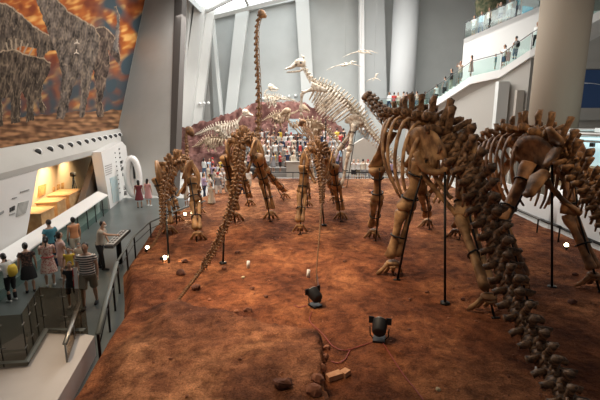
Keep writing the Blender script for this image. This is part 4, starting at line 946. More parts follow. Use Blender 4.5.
def person_meshes(h=1.7, top='tee', bottom='trousers', hair='short', larm=None, rarm=None, step=.0, near=True, tilt=0.0, wide=1.0, fat=1.0, sit=False):
    """returns list of (part name, mesh, slot); arms = (elbow, hand) in a 1.7 m frame"""
    k = h / 1.7; vx = (.011 if near else .028); D = []
    fx = fat
    LA = larm or ((-.235, .0, 1.12), (-.25, .06, .87)); RA = rarm or ((.235, .0, 1.12), (.25, .06, .87))
    HX = .105
    def leg(s):
        st = step * s
        if sit: return [(HX * s, .0, .50), (HX * s * 1.1, .40, .50), (HX * s, .42, .08)]
        return [(HX * s, 0, .90), (HX * s * 1.02, st * .55 + .02, .48), (HX * s, st, .085)]
    zo = -.42 if sit else 0
    def Z(p): return (p[0], p[1], p[2] + zo)
    tl = lambda p: V((p[0], p[1] + tilt * max(0, p[2] - .9), p[2] + zo - abs(tilt) * .12 * max(0, p[2] - .9)))
    sh = {-1: (-.172, -.005, 1.395), 1: (.172, -.005, 1.395)}
    hintY = V((0, 1, 0))
    def torso(q, g=0.0, z0=.86, z1=1.44):
        pr = [(.84, .150, .105), (.92, .168, .118), (1.02, .148, .104), (1.12, .142, .100), (1.24, .160, .110), (1.34, .172, .108), (1.41, .140, .088), (1.45, .075, .07)]
        pts = []; rr = []
        for z, a, b in pr:
            if z0 <= z <= z1 + .02: pts.append(tl((0, 0, z))); rr.append(((a * fx + g) * wide, (b * fx + g)))
        q.tube(pts, rr, 18, hint=hintY)
    def armtube(q, A, s, g=0, part=1.0):
        a = tl(sh[s]); e = tl(A[0]); w_ = tl(A[1])
        if part < 1: q.tube([a + V((-.03 * s, 0, .0)), a.lerp(e, .3), a.lerp(e, part)], [.058 + g, .055 + g, .053 + g * 1.4], 10)
        elif part == 1.0: q.tube([a + V((-.03 * s, 0, 0)), a.lerp(e, .3), a.lerp(e, .8), e, e.lerp(w_, .3), w_], [.054 + g, .050 + g, .043 + g, .040 + g, .040 + g, .027 + g], 10)
    # body
    q = MB(); torso(q)
    q.tube([tl((0, 0, 1.41)), tl((0, .005, 1.47)), tl((0, .015, 1.53))], [.07, .056, .054], 12)
    hc = tl((0, .02, 1.61)); q.ball(hc, (.076, .094, .112), 16, 12); q.ball(hc + V((0, .03, -.055)), (.055, .062, .055), 12, 9)
    if near:
        q.tube([hc + V((0, .088, .015)), hc + V((0, .112, -.022)), hc + V((0, .09, -.032))], [.012, .017, .012], 8)
        q.tube([hc + V((-.022, .088, -.062)), hc + V((.022, .088, -.062))], .010, 6)
        for s in (-1, 1): q.ball(hc + V((.078 * s, -.005, -.01)), (.012, .02, .032), 8, 6)
    for s, A in ((-1, LA), (1, RA)):
        armtube(q, A, s); e, w_ = tl(A[0]), tl(A[1]); d = (w_ - e).normalized(); sd = perp(d, V((0, 1, 0))); up = sd.cross(d)
        pc = w_ + d * .05; q.tube([w_, w_ + d * .03, w_ + d * .09], [(.027, .02), (.036, .017), (.038, .015)], 8, hint=V((1, 0, 0)))
        ax = V((0, 1, 0)) - d * d.y; ax = ax.normalized() if ax.length > .1 else V((1, 0, 0)); nrm = ax.cross(d)
        if near:
            for j, ln in enumerate((.062, .074, .068, .054)):
                b = w_ + d * .085 + ax * (.028 - .019 * j); q.tube([b, b + d * ln * .5, b + d * ln * .9 - nrm * s * .012], [.009, .0085, .007], 6)
            b = w_ + d * .03 + ax * .03; q.tube([b, b + ax * .03 + d * .025, b + ax * .036 + d * .055], [.012, .0105, .009], 6)
    for s in (-1, 1):
        L = [V(p) for p in leg(s)]
        if sit: q.tube([L[0], L[1]], [.085, .06], 12); q.tube([L[1], L[1].lerp(L[2], .3), L[2]], [.058, .056, .036], 12)
        else: q.tube([V((HX * s * .85, 0, .88)), L[0].lerp(L[1], .35), L[1], L[1].lerp(L[2], .3), L[1].lerp(L[2], .7), L[2]], [.092 * fx, .078 * fx, .054, .056, .040, .035], 12)
        f = L[2]; q.tube([f + V((0, -.05, -.04)), f + V((0, .03, -.045)), f + V((0, .15, -.06))], [(.032, .035), (.038, .032), (.038, .018)], 8)
    for i in range(len(q.v)): q.v[i] = q.v[i] * k
    D.append(('body', remeshed(q, 'body', SK[0], vx * k), 'skin'))
    # hair
    q = MB()
    q.ball(hc + V((0, -.020, .022)), (.087, .092, .104), 16, 10)
    if hair in ('long', 'pony', 'bun'): q.ball(hc + V((0, -.035, -.02)), (.086, .075, .095), 12, 8)
    if hair == 'long': q.tube([hc + V((0, -.05, .02)), hc + V((0, -.07, -.12)), hc + V((0, -.085, -.28))], [(.085, .05), (.09, .04), (.06, .02)], 12)
    if hair == 'pony': q.tube([hc + V((0, -.10, .03)), hc + V((0, -.15, .0)), hc + V((0, -.15, -.13)), hc + V((0, -.12, -.24))], [.025, .035, .032, .01], 8)
    if hair == 'bun': q.ball(hc + V((0, -.11, .07)), .045, 10, 7)
    if hair == 'cap': q.tube([hc + V((0, .05, .075)), hc + V((0, .16, .05))], [(.07, .012), (.05, .006)], 8)
    for i in range(len(q.v)):
        p = q.v[i]
        if p.y > hc.y + .02 and p.z < hc.z + .055 and hair != 'cap': p.y = hc.y + .02
        q.v[i] = p * k
    D.append(('cap' if hair == 'cap' else 'hair', remeshed(q, 'hair', HAIR, vx * k, 1), 'hair'))
    # clothes
    g = .014
    if top:
        q = MB(); torso(q, g, .83, 1.42)
        sl = {'tee': .5, 'sleeveless': .12, 'long': .5, 'dress': .35}[top]
        for s, A in ((-1, LA), (1, RA)):
            if top == 'long': armtube(q, A, s, g)
            else: armtube(q, A, s, g + .004, sl)
        if top == 'dress': q.tube([Z((0, 0, 1.0)), Z((0, 0, .85)), Z((0, 0, .66)), Z((0, .0, .50))], [(.16, .12), (.20, .15), (.235, .185), (.26, .21)], 18, hint=hintY)
        for i in range(len(q.v)): q.v[i] = q.v[i] * k
        D.append(('dress' if top == 'dress' else 'shirt', remeshed(q, 'shirt', SK[0], vx * k * 1.2), 'top'))
    if bottom and top != 'dress':
        q = MB(); q.tube([Z((0, 0, 1.0)), Z((0, 0, .92)), Z((0, 0, .82))], [(.152 * fx, .112 * fx), (.178 * fx, .130 * fx), (.165 * fx, .120 * fx)], 18, hint=hintY)
        for s in (-1, 1):
            L = [V(p) for p in leg(s)]
            if sit: q.tube([L[0], L[1]], [.10, .075], 12); (q.tube([L[1], L[2]], [.072, .055], 12) if bottom == 'trousers' else None)
            elif bottom == 'shorts': q.tube([V((HX * s * .85, 0, .88)), L[0].lerp(L[1], .5), L[0].lerp(L[1], .92)], [.108 * fx, .096 * fx, .090 * fx], 12)
            elif bottom == 'trousers': q.tube([V((HX * s * .85, 0, .88)), L[0].lerp(L[1], .5), L[1], L[1].lerp(L[2], .5), L[2] + V((0, 0, .0))], [.106 * fx, .092 * fx, .072, .064, .056], 12)
        if bottom == 'skirt': q.tube([(0, 0, .95), (0, 0, .8), (0, 0, .5)], [(.17, .125), (.21, .16), (.25, .2)], 18, hint=hintY)
        for i in range(len(q.v)): q.v[i] = q.v[i] * k
        D.append((bottom, remeshed(q, bottom, SK[0], vx * k * 1.2), 'bottom'))
    for s in (-1, 1):
        f = V(leg(s)[2]); q = MB(); q.tube([f + V((0, -.065, -.045)), f + V((0, 0, -.04)), f + V((0, .10, -.052)), f + V((0, .175, -.062))], [(.036, .038), (.045, .045), (.047, .032), (.03, .02)], 10, hint=V((0, 0, 1)))
        for i in range(len(q.v)): q.v[i] = q.v[i] * k
        D.append(('shoe', q.mesh('shoe', SK[0]), 'shoe'))
    if near:
        for s in (-1, 1):
            q = MB(); q.ball((hc + V((.03 * s, .088, .008))) * k, (.014 * k, .008 * k, .009 * k), 8, 6); D.append(('eye', q.mesh('eye', SK[0]), 'eye'))
    return D, hc * k
def place_person(D, loc, heading, label, group, mats, extra=()):
    r = empty('person', loc, label, 'person', group); r.rotation_euler = (0, 0, heading)
    for nm, me, slot in D:
        o = bpy.data.objects.new(nm, me); COL.objects.link(o); o.parent = r
        o.material_slots[0].link = 'OBJECT'; o.material_slots[0].material = mats[slot]
    for nm, q, m in extra:
        o = bpy.data.objects.new(nm, q.mesh(nm, m)); COL.objects.link(o); o.parent = r
    return r
def heading(dx, dy): return math.atan2(dy, dx) - math.pi / 2
def backpack(k=1.0, z=1.2): q = MB(); q.tube([V((0, -.17, z - .2)) * k, V((0, -.19, z - .12)) * k, V((0, -.19, z + .08)) * k, V((0, -.16, z + .19)) * k], [(.10, .05), (.14, .085), (.14, .08), (.09, .05)], 12, hint=V((0, 1, 0))); return q
def waist_belt(k, m): q = MB(); q.tube([V((.170 * math.cos(t * math.pi / 8), .125 * math.sin(t * math.pi / 8), 1.03)) * k for t in range(17)], (.03, .012), 6); return q
def mask(hc, k=1.0): q = MB(); q.ball(hc + V((0, .055, -.045)) * k, (.062 * k, .062 * k, .045 * k), 10, 8); return q

FRONT = [  # feet px, height, heading (dx,dy), spec, mats, label, extras
 ((13, 301), 1.45, (-1, .35), dict(top='tee', bottom='trousers', hair='pony', larm=((-.2, .2, 1.2), (-.08, .38, 1.2)), rarm=((.2, .2, 1.2), (.08, .38, 1.2)), tilt=.25), ('white', 'black', 'white', 1), 'girl with ponytail leaning on the counter, carrying a yellow backpack', 'bp:yellow'),
 ((31, 292), 1.55, (-.6, .9), dict(top='tee', bottom='skirt', hair='bun', tilt=.12), ('darkfloral', 'black', 'black', 0), 'woman in dark patterned top and black skirt facing the counter', ''),
 ((51, 286), 1.62, (-.5, .95), dict(top='dress', hair='pony', larm=((-.22, .08, 1.13), (-.14, .26, 1.12)), rarm=((.22, .08, 1.13), (.14, .26, 1.12))), ('floral', 'rose', 'white', 0), 'woman in pink floral dress with red belt seen from behind', 'belt'),
 ((54, 267), 1.72, (-.9, .5), dict(top='tee', bottom='trousers', hair='short', fat=1.08), ('teal', 'navy', 'black', 1), 'man in blue T-shirt and dark trousers at the counter seen from behind', ''),
 ((64, 280), 1.62, (.5, .6), dict(top='tee', bottom='shorts', hair='pony', rarm=((.2, .08, 1.15), (.12, .25, 1.05))), ('rose', 'rose', 'white', 0), 'woman in pale pink outfit standing behind the boy in the yellow vest', ''),
 ((72, 284), 1.22, (.35, -1), dict(top='sleeveless', bottom='shorts', hair='short'), ('yellow', 'khaki', 'white', 1), 'boy in yellow sleeveless vest', ''),
 ((77, 259), 1.60, (-.8, .6), dict(top='sleeveless', bottom='shorts', hair='bun'), ('orange', 'cream', 'white', 0), 'woman in orange sleeveless top with hair up at the counter end', ''),
 ((82, 274), 1.12, (.3, -1), dict(top='tee', bottom='shorts', hair='short'), ('cream', 'beige', 'white', 0), 'small child in cream shirt wearing a white face mask', 'mask'),
 ((102, 269), 1.74, (1, .0), dict(top='tee', bottom='trousers', hair='short', tilt=.22, rarm=((.16, .28, 1.28), (.06, .55, 1.24)), larm=((-.22, .08, 1.12), (-.2, .2, .95)), step=.12), ('beige', 'black', 'black', 0), 'man in pale grey shirt leaning toward the slanted information desk', 'mask'),
 ((91, 306), 1.86, (.2, -1), dict(top='tee', bottom='shorts', hair='short', fat=1.1, step=.2, rarm=((.25, -.02, 1.12), (.30, .06, .90))), ('striped', 'khaki', 'black', 1), 'man in black and white striped T-shirt and khaki shorts walking forward', ''),
 ((74, 306), 1.32, (.15, -1), dict(top='tee', bottom='shorts', hair='short', step=.1), ('black', 'black', 'white', 0), 'boy in black T-shirt walking beside the striped man', ''),
]
for (px, pyy), h, hd, spec, cm, lb, ex in FRONT:
    D, hc = person_meshes(h=h, near=True, **spec); k = h / 1.7; l = pz(px, pyy, .016)
    E = []
    if ex.startswith('bp'): E.append(('backpack', backpack(k, 1.15), cl('yellow')))
    if ex == 'belt': E.append(('belt', waist_belt(k, None), cl('red')))
    if ex == 'mask': E.append(('face_mask', mask(hc, k), cl('white')))
    place_person(D, l, heading(*hd), lb, None, dict(skin=SK[cm[3]], hair=HAIR, top=cl(cm[0]), bottom=cl(cm[1]), shoe=cl(cm[2]), eye=M['ink']), E)

# crowd variants, shared meshes
VAR = {}
VSPEC = dict(
 a=dict(h=1.7, top='tee', bottom='trousers', hair='short'), b=dict(h=1.62, top='tee', bottom='shorts', hair='pony', rarm=((.2, .12, 1.15), (.05, .3, 1.25))),
 c=dict(h=1.6, top='dress', hair='long'), d=dict(h=1.72, top='tee', bottom='shorts', hair='short', larm=((-.2, .2, 1.3), (-.06, .34, 1.52)), rarm=((.2, .2, 1.3), (.06, .34, 1.52))),
 e=dict(h=1.15, top='tee', bottom='shorts', hair='short'), f=dict(h=1.66, top='long', bottom='trousers', hair='long', step=.12), g=dict(h=1.7, top='tee', bottom='trousers', hair='cap', step=.15))
POSE = dict(a='standing', b='holding a phone', c='', d='taking a picture', e='', f='', g='')
for k_, s_ in VSPEC.items(): VAR[k_] = person_meshes(near=False, **s_)[0]
ORD = ['first', 'second', 'third', 'fourth', 'fifth', 'sixth', 'seventh', 'eighth', 'ninth', 'tenth', 'eleventh', 'twelfth', 'thirteenth', 'fourteenth', 'fifteenth', 'sixteenth', 'seventeenth', 'eighteenth']
TOPS = ['white', 'white', 'white', 'cream', 'white', 'grey', 'black', 'pink', 'white', 'sky', 'red', 'white', 'navy', 'beige', 'yellow', 'lilac']
BOTS = ['black', 'denim', 'khaki', 'white', 'navy', 'grey', 'beige', 'black']
def crowd_person(l, v, top, bot, hd, label, group, ex=()):
    return place_person(VAR[v], l, hd, label, group, dict(skin=SK[R.randint(0, 2)], hair=HAIR if v != 'g' else cl(R.choice(['white', 'red', 'black'])), top=cl(top), bottom=cl(bot), shoe=cl(R.choice(['white', 'black', 'grey'])), eye=M['ink']), ex)
def row(xs, Y, z, place, group, seed, up=True):
    rr = random.Random(seed)
    for i, x in enumerate(sorted(xs)):
        v = rr.choice('abcdefgabdf'); top = rr.choice(TOPS); bot = rr.choice(BOTS); yy = Y + rr.uniform(-.14, .14)
        kind = 'child' if v == 'e' else ('woman' if v in 'bcf' else 'man'); what = 'dress' if v == 'c' else 'top'
        lb = '%s in %s %s, %s from the left %s' % (kind, top, what, ORD[i], place)
        zz = z(yy) if callable(z) else z
        crowd_person(V((x, yy, zz)), v, top, bot, rr.uniform(-3.1, 3.1), lb, group)
def spread_x(px0, px1, Y, n, seed):
    rr = random.Random(seed); return [py_(px0 + (px1 - px0) * (i + rr.uniform(.36, .64)) / n, 170, Y).x for i in range(n)]
row(spread_x(247, 345, 38.3, 16, 1), 38.15 - .3, 2.24, 'on the top step below the cliff', 'visitors crowding the broad steps', 11)
row(spread_x(247, 342, 37, 16, 22), 37.1, 1.92, 'on the second highest step', 'visitors crowding the broad steps', 42)
row(spread_x(248, 340, 36.5, 15, 2), 36.4, 1.6, 'on the upper middle step', 'visitors crowding the broad steps', 12)
row(spread_x(247, 342, 35.6, 15, 23), 35.65, 1.28, 'on the middle step', 'visitors crowding the broad steps', 43)
row(spread_x(247, 340, 35.0, 15, 3), 34.9, .96, 'on the lower middle step', 'visitors crowding the broad steps', 13)
row(spread_x(246, 340, 34.2, 15, 4), 34.15, .64, 'on the low step', 'visitors crowding the broad steps', 14)
row(spread_x(350, 408, 34.6, 13, 5), 33.9, 0, 'on the hall floor by the wedge ramp', 'visitors beyond the pit', 15)
row(spread_x(408, 440, 34.4, 4, 15), 34.4, 0, 'on the far floor under the stairs', 'visitors beyond the pit', 16)
row(spread_x(196, 244, 26, 6, 26), 26.6, 0, 'in the nearest row outside the pit rail', 'visitors between the left wall and the pit', 27)
row(spread_x(200, 246, 26, 7, 6), 29.0, 0, 'in the nearer row beside the pit rail', 'visitors between the left wall and the pit', 17)
row(spread_x(198, 246, 29, 9, 7), 31.5, 0, 'in the middle row left of the steps', 'visitors between the left wall and the pit', 18)
row(spread_x(196, 246, 33, 11, 8), 35.2, 0, 'in the far row below the ledge skeletons', 'visitors between the left wall and the pit', 19)
row(spread_x(385, 424, 40.6, 9, 9), 40.9, 5.44, 'on the high landing at the stair foot', 'visitors on the high landing', 20)
# named nearer visitors
crowd_person(pz(140, 208), 'c', 'maroon', 'maroon', .4, 'girl in maroon dress walking past the white ring booth', None)
crowd_person(pz(149, 206), 'c', 'pink', 'pink', -.3, 'woman in pink dress behind the girl in maroon by the ring booth', None)
crowd_person(pz(212, 211), 'c', 'beige', 'beige', 2.6, 'woman in beige dress standing by the far end of the dark railing', None)
crowd_person(pz(187, 207), 'b', 'cream', 'cream', 1.2, 'woman in cream outfit seen between the legs of the smallest sauropod', None)
# high landing slab
q = MB(); a = py_(372, 108, 41); b_ = py_(428, 108, 41); q.prism([(a.x, 39.9, 0), (b_.x, 39.9, 0), (b_.x, 42.4, 0), (a.x, 42.4, 0)], (0, 0, 5.42)); struct(q.build('floor_landing', M['wall_back'], smooth=False), 'high landing at the foot of the stairs')
root = empty('landing_railing', V((a.x, 39.95, 5.43)), 'glass railing of the high landing at the stair foot', 'railing'); rail_line(root, [V((a.x, 39.95, 5.43)), V((b_.x, 39.95, 5.43))], 1.05, mt='cap_grey')
# stairs visitors
def on_stairs(u):
    P_ = SA; L = [(q_ - p_).length for p_, q_ in zip(P_, P_[1:])]; s = u * sum(L)
    for l_, p_, q_ in zip(L, P_, P_[1:]):
        if s <= l_: return p_.lerp(q_, s / l_)
        s -= l_
    return P_[-1]
def stair_at(px):
    best = min((abs((lambda c: 300 + F * c.x / (c.y * CP + (5.5 - c.z) * SP))(on_stairs(k / 300)) - px), k) for k in range(301)); return on_stairs(best[1] / 300)
for px, v, top, bot, hd, off, lb in [(427, 'b', 'white', 'black', .5, .9, 'woman in white climbing the lowest part of the stairs'), (436, 'a', 'grey', 'black', .5, .8, 'man in grey climbing the lower stairs'), (447, 'f', 'black', 'beige', 1.2, .35, 'woman in black top near the bottom of the stairs'), (456.5, 'd', 'beige', 'grey', 2.2, .3, 'man in beige top photographing from the middle of the stairs'),
        (466.5, 'c', 'rose', 'rose', 1.0, .35, 'woman in pale rose dress on the stairs below the landing'), (491, 'e', 'sky', 'white', 1, .3, 'child in pale blue on the landing beside the woman in white'), (499, 'b', 'white', 'denim', 1.7, .35, 'woman in white top and jeans on the stair landing'), (504, 'e', 'pink', 'pink', 2.5, .28, 'child in pink at the landing rail'),
        (510, 'a', 'white', 'denim', .3, .4, 'man in white T-shirt with dark backpack on the stair landing'), (531, 'f', 'white', 'black', 2.0, .4, 'woman in white shirt and black trousers standing on the upper stairs beside the beige column')]:
    p = stair_at(px); E = [('backpack', backpack(1, 1.2), cl('black'))] if 'backpack' in lb else []
    crowd_person(p + OUT.normalized() * off + V((0, 0, .06)), v, top, bot, hd, lb, 'visitors on the stairs', E)
for i, (px, v, top, bot) in enumerate([(470, 'b', 'white', 'grey'), (478, 'f', 'sky', 'denim'), (486, 'a', 'cream', 'black'), (498, 'd', 'grey', 'navy'), (507, 'a', 'white', 'grey'), (516, 'g', 'teal', 'navy')]):
    t = (px - 464) / 81; p = B0.lerp(B1, t) + BO.normalized() * .5
    crowd_person(p, v, top, bot, 2.0, 'visitor in %s, %s along the glass of the upper balcony, counted upward' % (top, ORD[i]), 'visitors on the upper balcony')

# ================================================================ SMALL THINGS ON THE SOIL
def gz(x, Y): return soil_h(x, Y)
def ground(px, pyy):
    p = pz(px, pyy, SOIL)
    for _ in range(4): p = pz(px, pyy, gz(p.x, p.y))
    return p
def rock(px, pyy, s, lb, mt='rock', group=None, ang=0, flat=.6):
    c = ground(px, pyy); q = MB(); q.ball((0, 0, 0), (s, s * .8, s * flat), 9, 7); rr = random.Random(int(px * 13 + pyy))
    q.rough(s * .35, 1.1 / s, rr.random() * 9); m3 = Matrix.Rotation(ang, 3, 'Z')
    q.v = [c + m3 @ p + V((0, 0, s * flat * .45)) for p in q.v]; o = q.build('rock', M[mt], smooth=False); return tag(o, lb, 'rock', group)
for a in [(181, 274, .19, 'chunky brown rock lying left of the long drooping tail', 'rock_dark'), (196, 289, .16, 'dark rock under the end of the long drooping tail', 'rock_dark'), (243, 278, .07, 'small pale stone on the bare soil between two tails', 'sand'),
          (185, 262, .12, 'small rock beside the glowing floor tube', 'rock_dark'), (207, 258, .13, 'flat rock behind the long drooping tail', 'rock'), (252, 289, .08, 'little dark stone near the pale stone', 'rock_dark'), (266, 297, .07, 'tiny dark stone right of the little dark stone', 'rock_dark'),
          (248, 311, .11, 'rough brown stone in front of the two tiny stones', 'rock_dark'), (236, 312, .07, 'small stone just left of the rough brown stone', 'rock'), (237, 253, .1, 'small rock at the edge of the second tail shadow', 'rock_dark'), (224, 269, .1, 'small rust stone near the drooping tail support', 'rock'),
          (269, 281, .05, 'tiny stone in the middle of the bare soil', 'rock'), (283, 385, .17, 'dark block standing on the slab near the pit front', 'rock_dark'), (372, 193, .3, 'flat red boulder near the far barrier rail', 'rock'), (409, 330, .05, 'tiny stone right of the front floodlight', 'rock_dark'), (427, 293, .07, 'small dark stone near the large skeleton post', 'rock_dark'),
          (572, 303, .14, 'dark rock below the right sauropod hind legs', 'rock_dark'), (522, 260, .12, 'dark stone between the two right skeletons', 'rock_dark'), (463, 300, .08, 'small stone left of the big tail', 'rock_dark'), (438, 390, .05, 'tiny pale pebble in the dark foreground', 'sand'), (291, 250, .08, 'small stone left of the thin pale tail', 'rock'),
          (345, 262, .08, 'small stone right of the thin pale tail', 'rock_dark'), (355, 247, .07, 'small stone behind the front leg of the big skeleton', 'rock'), (275, 240, .09, 'small stone in front of the tall necked skeleton foot', 'rock_dark'), (210, 300, .06, 'tiny stone right of the drooping tail tip', 'rock'),
          (575, 275, .1, 'dark stone left of the right hind foot', 'rock_dark'), (410, 300, .06, 'tiny stone in front of the big hind foot', 'rock_dark'), (330, 300, .05, 'tiny pebble right of the rear floodlight', 'rock')]:
    rock(a[0], a[1], a[2], a[3], a[4], 'loose stones on the red soil', ang=a[0])
for i, (px, pyy, s, lb) in enumerate([(327, 349, .09, 'uppermost tan stone at the crack in the slab edge'), (324, 359, .11, 'second tan stone down the slab crack'), (321, 369, .12, 'third tan stone down the slab crack'), (318, 381, .13, 'fourth tan stone down the slab crack'), (314, 393, .15, 'lowest tan stone of the slab crack')]): rock(px, pyy, s, lb, 'rock', 'stones lining the slab crack', i * .7, .7)
for (px, pyy, sx, rz, lb) in [(334, 378, .30, .45, 'longer broken brick right of the slab crack'), (345, 375, .18, .8, 'short broken brick beside the longer one')]:
    c = ground(px, pyy); q = MB(); q.box(c + V((0, 0, .045)), (sx, .14, .10), rz); q.rough(.012, 6, 1); tag(q.build('brick', M['brick'], smooth=False), lb, 'brick')
def floodlight(px, pyy, lb, face):
    c = ground(px, pyy); r = empty('floodlight', c, lb, 'floodlight', 'black floodlights on the soil'); f = V((math.cos(face), math.sin(face), 0)); s = V((-f.y, f.x, 0)); h = c + V((0, 0, .30))
    q = MB(); q.tube([h - f * .15 - V((0, 0, .06)), h - f * .12 - V((0, 0, .05)), h + f * .12 + V((0, 0, .06)), h + f * .15 + V((0, 0, .08))], [(.11, .11), (.15, .15), (.17, .17), (.19, .17)], 14); q.build('housing', M['lamp_black'], r)
    q = MB(); q.tube([h + f * .15 + V((0, 0, .08)), h + f * .16 + V((0, 0, .085))], [.15, .15], 14); q.build('front_glass', M['steel_grey'], r)
    q = MB(); q.tube([h + s * .21, h + s * .2 - V((0, 0, .2)), h + s * .12 - V((0, 0, .28)), h - s * .12 - V((0, 0, .28)), h - s * .2 - V((0, 0, .2)), h - s * .21], .014, 6); q.build('yoke', M['steel_black'], r)
    for k in (-1, 1): q = MB(); q.box(h + s * k * .19 + f * .1 + V((0, 0, .12)), (.015, .12, .16), face); q.build('barn_door', M['lamp_black'], r, False)
    q = MB(); q.box(c + V((0, 0, .03)), (.3, .26, .05), face); q.build('base_plate', M['lamp_black'], r, False)
floodlight(315, 306, 'black floodlight standing further back beside the thin tail', 2.2); floodlight(379, 340, 'black floodlight standing nearer, right of the slab', 1.3)
def cable(pts, lb, m='cable_red'):
    Q = [ground(*p) + V((0, 0, .02)) for p in pts]; S = catmull(Q, len(Q) * 8); S = [V((p.x, p.y, max(p.z, gz(p.x, p.y) + .015))) for p in S]
    q = MB(); q.tube(S, .011, 5); tag(q.build('cable', M[m]), lb, 'cable')
cable([(312, 312), (310, 322), (322, 334), (333, 347), (345, 351), (360, 347), (372, 343)], 'red cable running between the two floodlights')
cable([(350, 351), (345, 360), (338, 364), (331, 362)], 'short red cable branch near the broken bricks')
cable([(383, 344), (392, 358), (403, 375), (415, 390), (424, 402)], 'red cable trailing from the nearer floodlight out of view')
cable([(307, 306), (300, 308), (294, 306)], 'short cable end left of the rear floodlight')
cable([(317, 300), (318, 285), (317, 275)], 'thin cable behind the rear floodlight', 'steel_black')
def uplight(px, pyy, lb, tgt, pw=60):
    c = ground(px, pyy); r = empty('uplight', c, lb, 'spotlight', 'small glowing uplights'); d = (V(tgt) - c).normalized(); h = c + V((0, 0, .14))
    q = MB(); q.tube([h - d * .09, h + d * .06], [.055, .065], 12); q.build('housing', M['lamp_black'], r)
    q = MB(); q.ball(h + d * .065, (.075,) * 3, 12, 8); q.build('lens', M['lens'], r)  # glowing ball enlarged beyond the lens to stand in for bloom
    q = MB(); q.tube([c - V((0, 0, .02)), h], .02, 6); q.build('stake', M['steel_black'], r)
    l = bpy.data.lights.new('uplight_beam', 'SPOT'); l.energy = pw; l.color = (1, .72, .4); l.spot_size = 1.9; l.spot_blend = .8; l.shadow_soft_size = .05
    o = bpy.data.objects.new('uplight_beam', l); COL.objects.link(o); o.location = h + d * .16; o.rotation_euler = d.to_track_quat('-Z', 'Y').to_euler()
uplight(147, 253, 'bright uplight at the tail tip of the smallest sauropod', P(165, 205, 15.6), 50)
uplight(163, 262, 'uplight tube lying beside the smallest sauropod post', P(205, 250, 14.5), 90)
uplight(185, 217, 'uplight between the hind legs of the smallest sauropod', P(195, 200, 18), 70)
uplight(234, 209, 'bright uplight under the tall necked skeleton', P(236, 185, 19), 120)
uplight(566, 250, 'bright uplight near the white barrier wall', P(560, 180, 15), 60)
uplight(200, 205, 'uplight beside the tall necked skeleton foot', P(225, 190, 20), 60)
for (px, pyy, lb) in [(248, 268, 'short white cylinder standing on soil right of the drooping tail'), (308, 277, 'short white cylinder beside the thin pale tail'), (537, 372, 'white cylinder next to the big tail near the viewer')]:
    c = ground(px, pyy); q = MB(); q.tube([c - V((0, 0, .02)), c + V((.02, .0, .24 if px < 500 else .13))], [.055, .055], 12, hint=V((0, 1, 0))); tag(q.build('lamp_cylinder', M['white_paint']), lb, 'lamp')

# loose gravel: far too many chips to count
q = MB(); rr = random.Random(99)
for k in range(1500):
    Y = 5.5 + 24 * rr.random() ** 1.7; x = bound_left(Y) + .3 + rr.random() * (bound_right(Y) - bound_left(Y) - .6); s = .012 + .035 * rr.random() ** 3 + .0006 * Y
    if noise.noise(V((x * .7, Y * .7, 3))) < -.05: continue
    m3 = Matrix.Rotation(rr.random() * 6, 3, 'Z') @ Matrix.Rotation(rr.random(), 3, 'X'); c = V((x, Y, gz(x, Y) + s * .3))
    o_ = [V((1, 0, 0)), V((-.9, .2, 0)), V((0, .8, .1)), V((.1, -.9, 0)), V((0, .1, .7)), V((0, 0, -.6))]
    q.add([c + m3 @ (v_ * s) for v_ in o_], [(0, 2, 4), (2, 1, 4), (1, 3, 4), (3, 0, 4), (2, 0, 5), (1, 2, 5), (3, 1, 5), (0, 3, 5)])
tag(q.build('gravel', M['rock'], smooth=False), 'small stone chips strewn over the red soil bed', 'gravel', kind='stuff')

# ================================================================ LIGHT, CAMERA
def area(name, loc, size, power, color, target=None, sy=None, spread=None):
    l = bpy.data.lights.new(name, 'AREA'); l.energy = power; l.color = color; l.shape = 'RECTANGLE'; l.size = size; l.size_y = sy or size
    if spread: l.spread = spread
    o = bpy.data.objects.new(name, l); COL.objects.link(o); o.location = loc
    d = (V(target) - V(loc)) if target else V((0, 0, -1)); o.rotation_euler = d.to_track_quat('-Z', 'Y').to_euler(); return o
def spotl(name, loc, target, power, color, ang=60, blend=.7, r=.15):
    l = bpy.data.lights.new(name, 'SPOT'); l.energy = power; l.color = color; l.spot_size = math.radians(ang); l.spot_blend = blend; l.shadow_soft_size = r
    o = bpy.data.objects.new(name, l); COL.objects.link(o); o.location = loc
    o.rotation_euler = (V(target) - V(loc)).to_track_quat('-Z', 'Y').to_euler(); return o
DAY = (1.0, .985, .95); WARM = (1, .74, .48)
area('skylight_daylight', (-4, 35, 14.0), 9, 2400, DAY, (-1, 30, 0), sy=14)
area('hall_ceiling_light', (5, 33, 15.2), 14, 2100, DAY, (4, 38, 0), sy=10)
area('hall_ceiling_light', (3, 27, 14.5), 12, 800, (1, .95, .88), (2, 28, 0), sy=8)
area('stairs_ceiling_light', (6, 24, 14.5), 5, 300, DAY, (13, 30, 6), sy=5)
area('walkway_ceiling_light', (-9, 16, 12.5), 4, 330, (1, .93, .84), (-9.5, 17, 0), sy=12)
area('mural_ceiling_light', (-3, 13, 14), 3, 430, (1, .93, .85), (-11, 17, 8), sy=10)
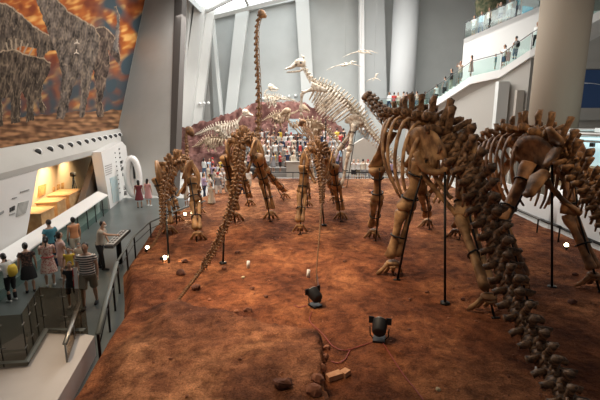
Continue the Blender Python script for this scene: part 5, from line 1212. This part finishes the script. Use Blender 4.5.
area('right_ceiling_light', (14, 16, 11), 4, 260, (1, .95, .88), (14, 20, 0), sy=6)
for k, (x, Y, pw) in enumerate([(-2.8, 14, 1500), (.6, 11.5, 2900), (2.0, 20, 1500), (-3.2, 20, 1300), (-1.8, 8.6, 1500), (3.4, 15.5, 700), (3, 27, 1900), (-2.5, 26, 1600), (0, 16, 900)]):
    spotl('ceiling_spotlight', (x * .7 - 4.5, Y - 1, 13), (x, Y, 0), pw * 2.1, WARM, 42, .9, .3)
for (x, Y, z, pw, tx, ty, tz) in [(9, 6, 9, 900, 6.8, 12.5, 4), (0, 6, 10, 900, 3.6, 13.5, 3.5), (-6, 10, 11, 330, -4.5, 18.5, 2.5), (-2, 10, 11, 420, -2, 20, 2.5), (1, 10, 11, 380, .8, 19, 2.5)]:
    spotl('bone_spotlight', (x, Y, z), (tx, ty, tz), pw, WARM, 32, .6, .1)
area('end_wall_fill', (-2, 17, 13), 3, 420, (1, .95, .88), (-9.5, 30, 6), sy=3)  # unseen fill added to brighten the slanting end wall
c = w(62, 190, -1.2); 
for px_ in (38, 52, 66, 84):
    c = w(px_, 190, -1.0); l = spotl('niche_lamp', (c.x, c.y, 2.95), (c.x - 1.2, c.y + .2, 1.5), 330, (1, .72, .42), 110, .8, .08)
w_ = bpy.data.worlds.new('world'); SC.world = w_; w_.use_nodes = True
w_.node_tree.nodes['Background'].inputs[0].default_value = (.75, .72, .70, 1); w_.node_tree.nodes['Background'].inputs[1].default_value = .12
cd = bpy.data.cameras.new('camera'); cd.sensor_width = 36; cd.lens = 36 * F / 600; cd.clip_end = 200
co = bpy.data.objects.new('camera', cd); COL.objects.link(co); co.location = CAM; co.rotation_euler = (math.pi / 2 - PITCH, 0, 0); SC.camera = co
SC.view_settings.view_transform = 'Standard'; SC.view_settings.look = 'None'; SC.view_settings.exposure = 0.1; SC.view_settings.gamma = 1; SC.view_settings.use_curve_mapping = False
SC.cycles.use_denoising = True
for o in COL.objects:
    if '_o' in o: del o['_o']
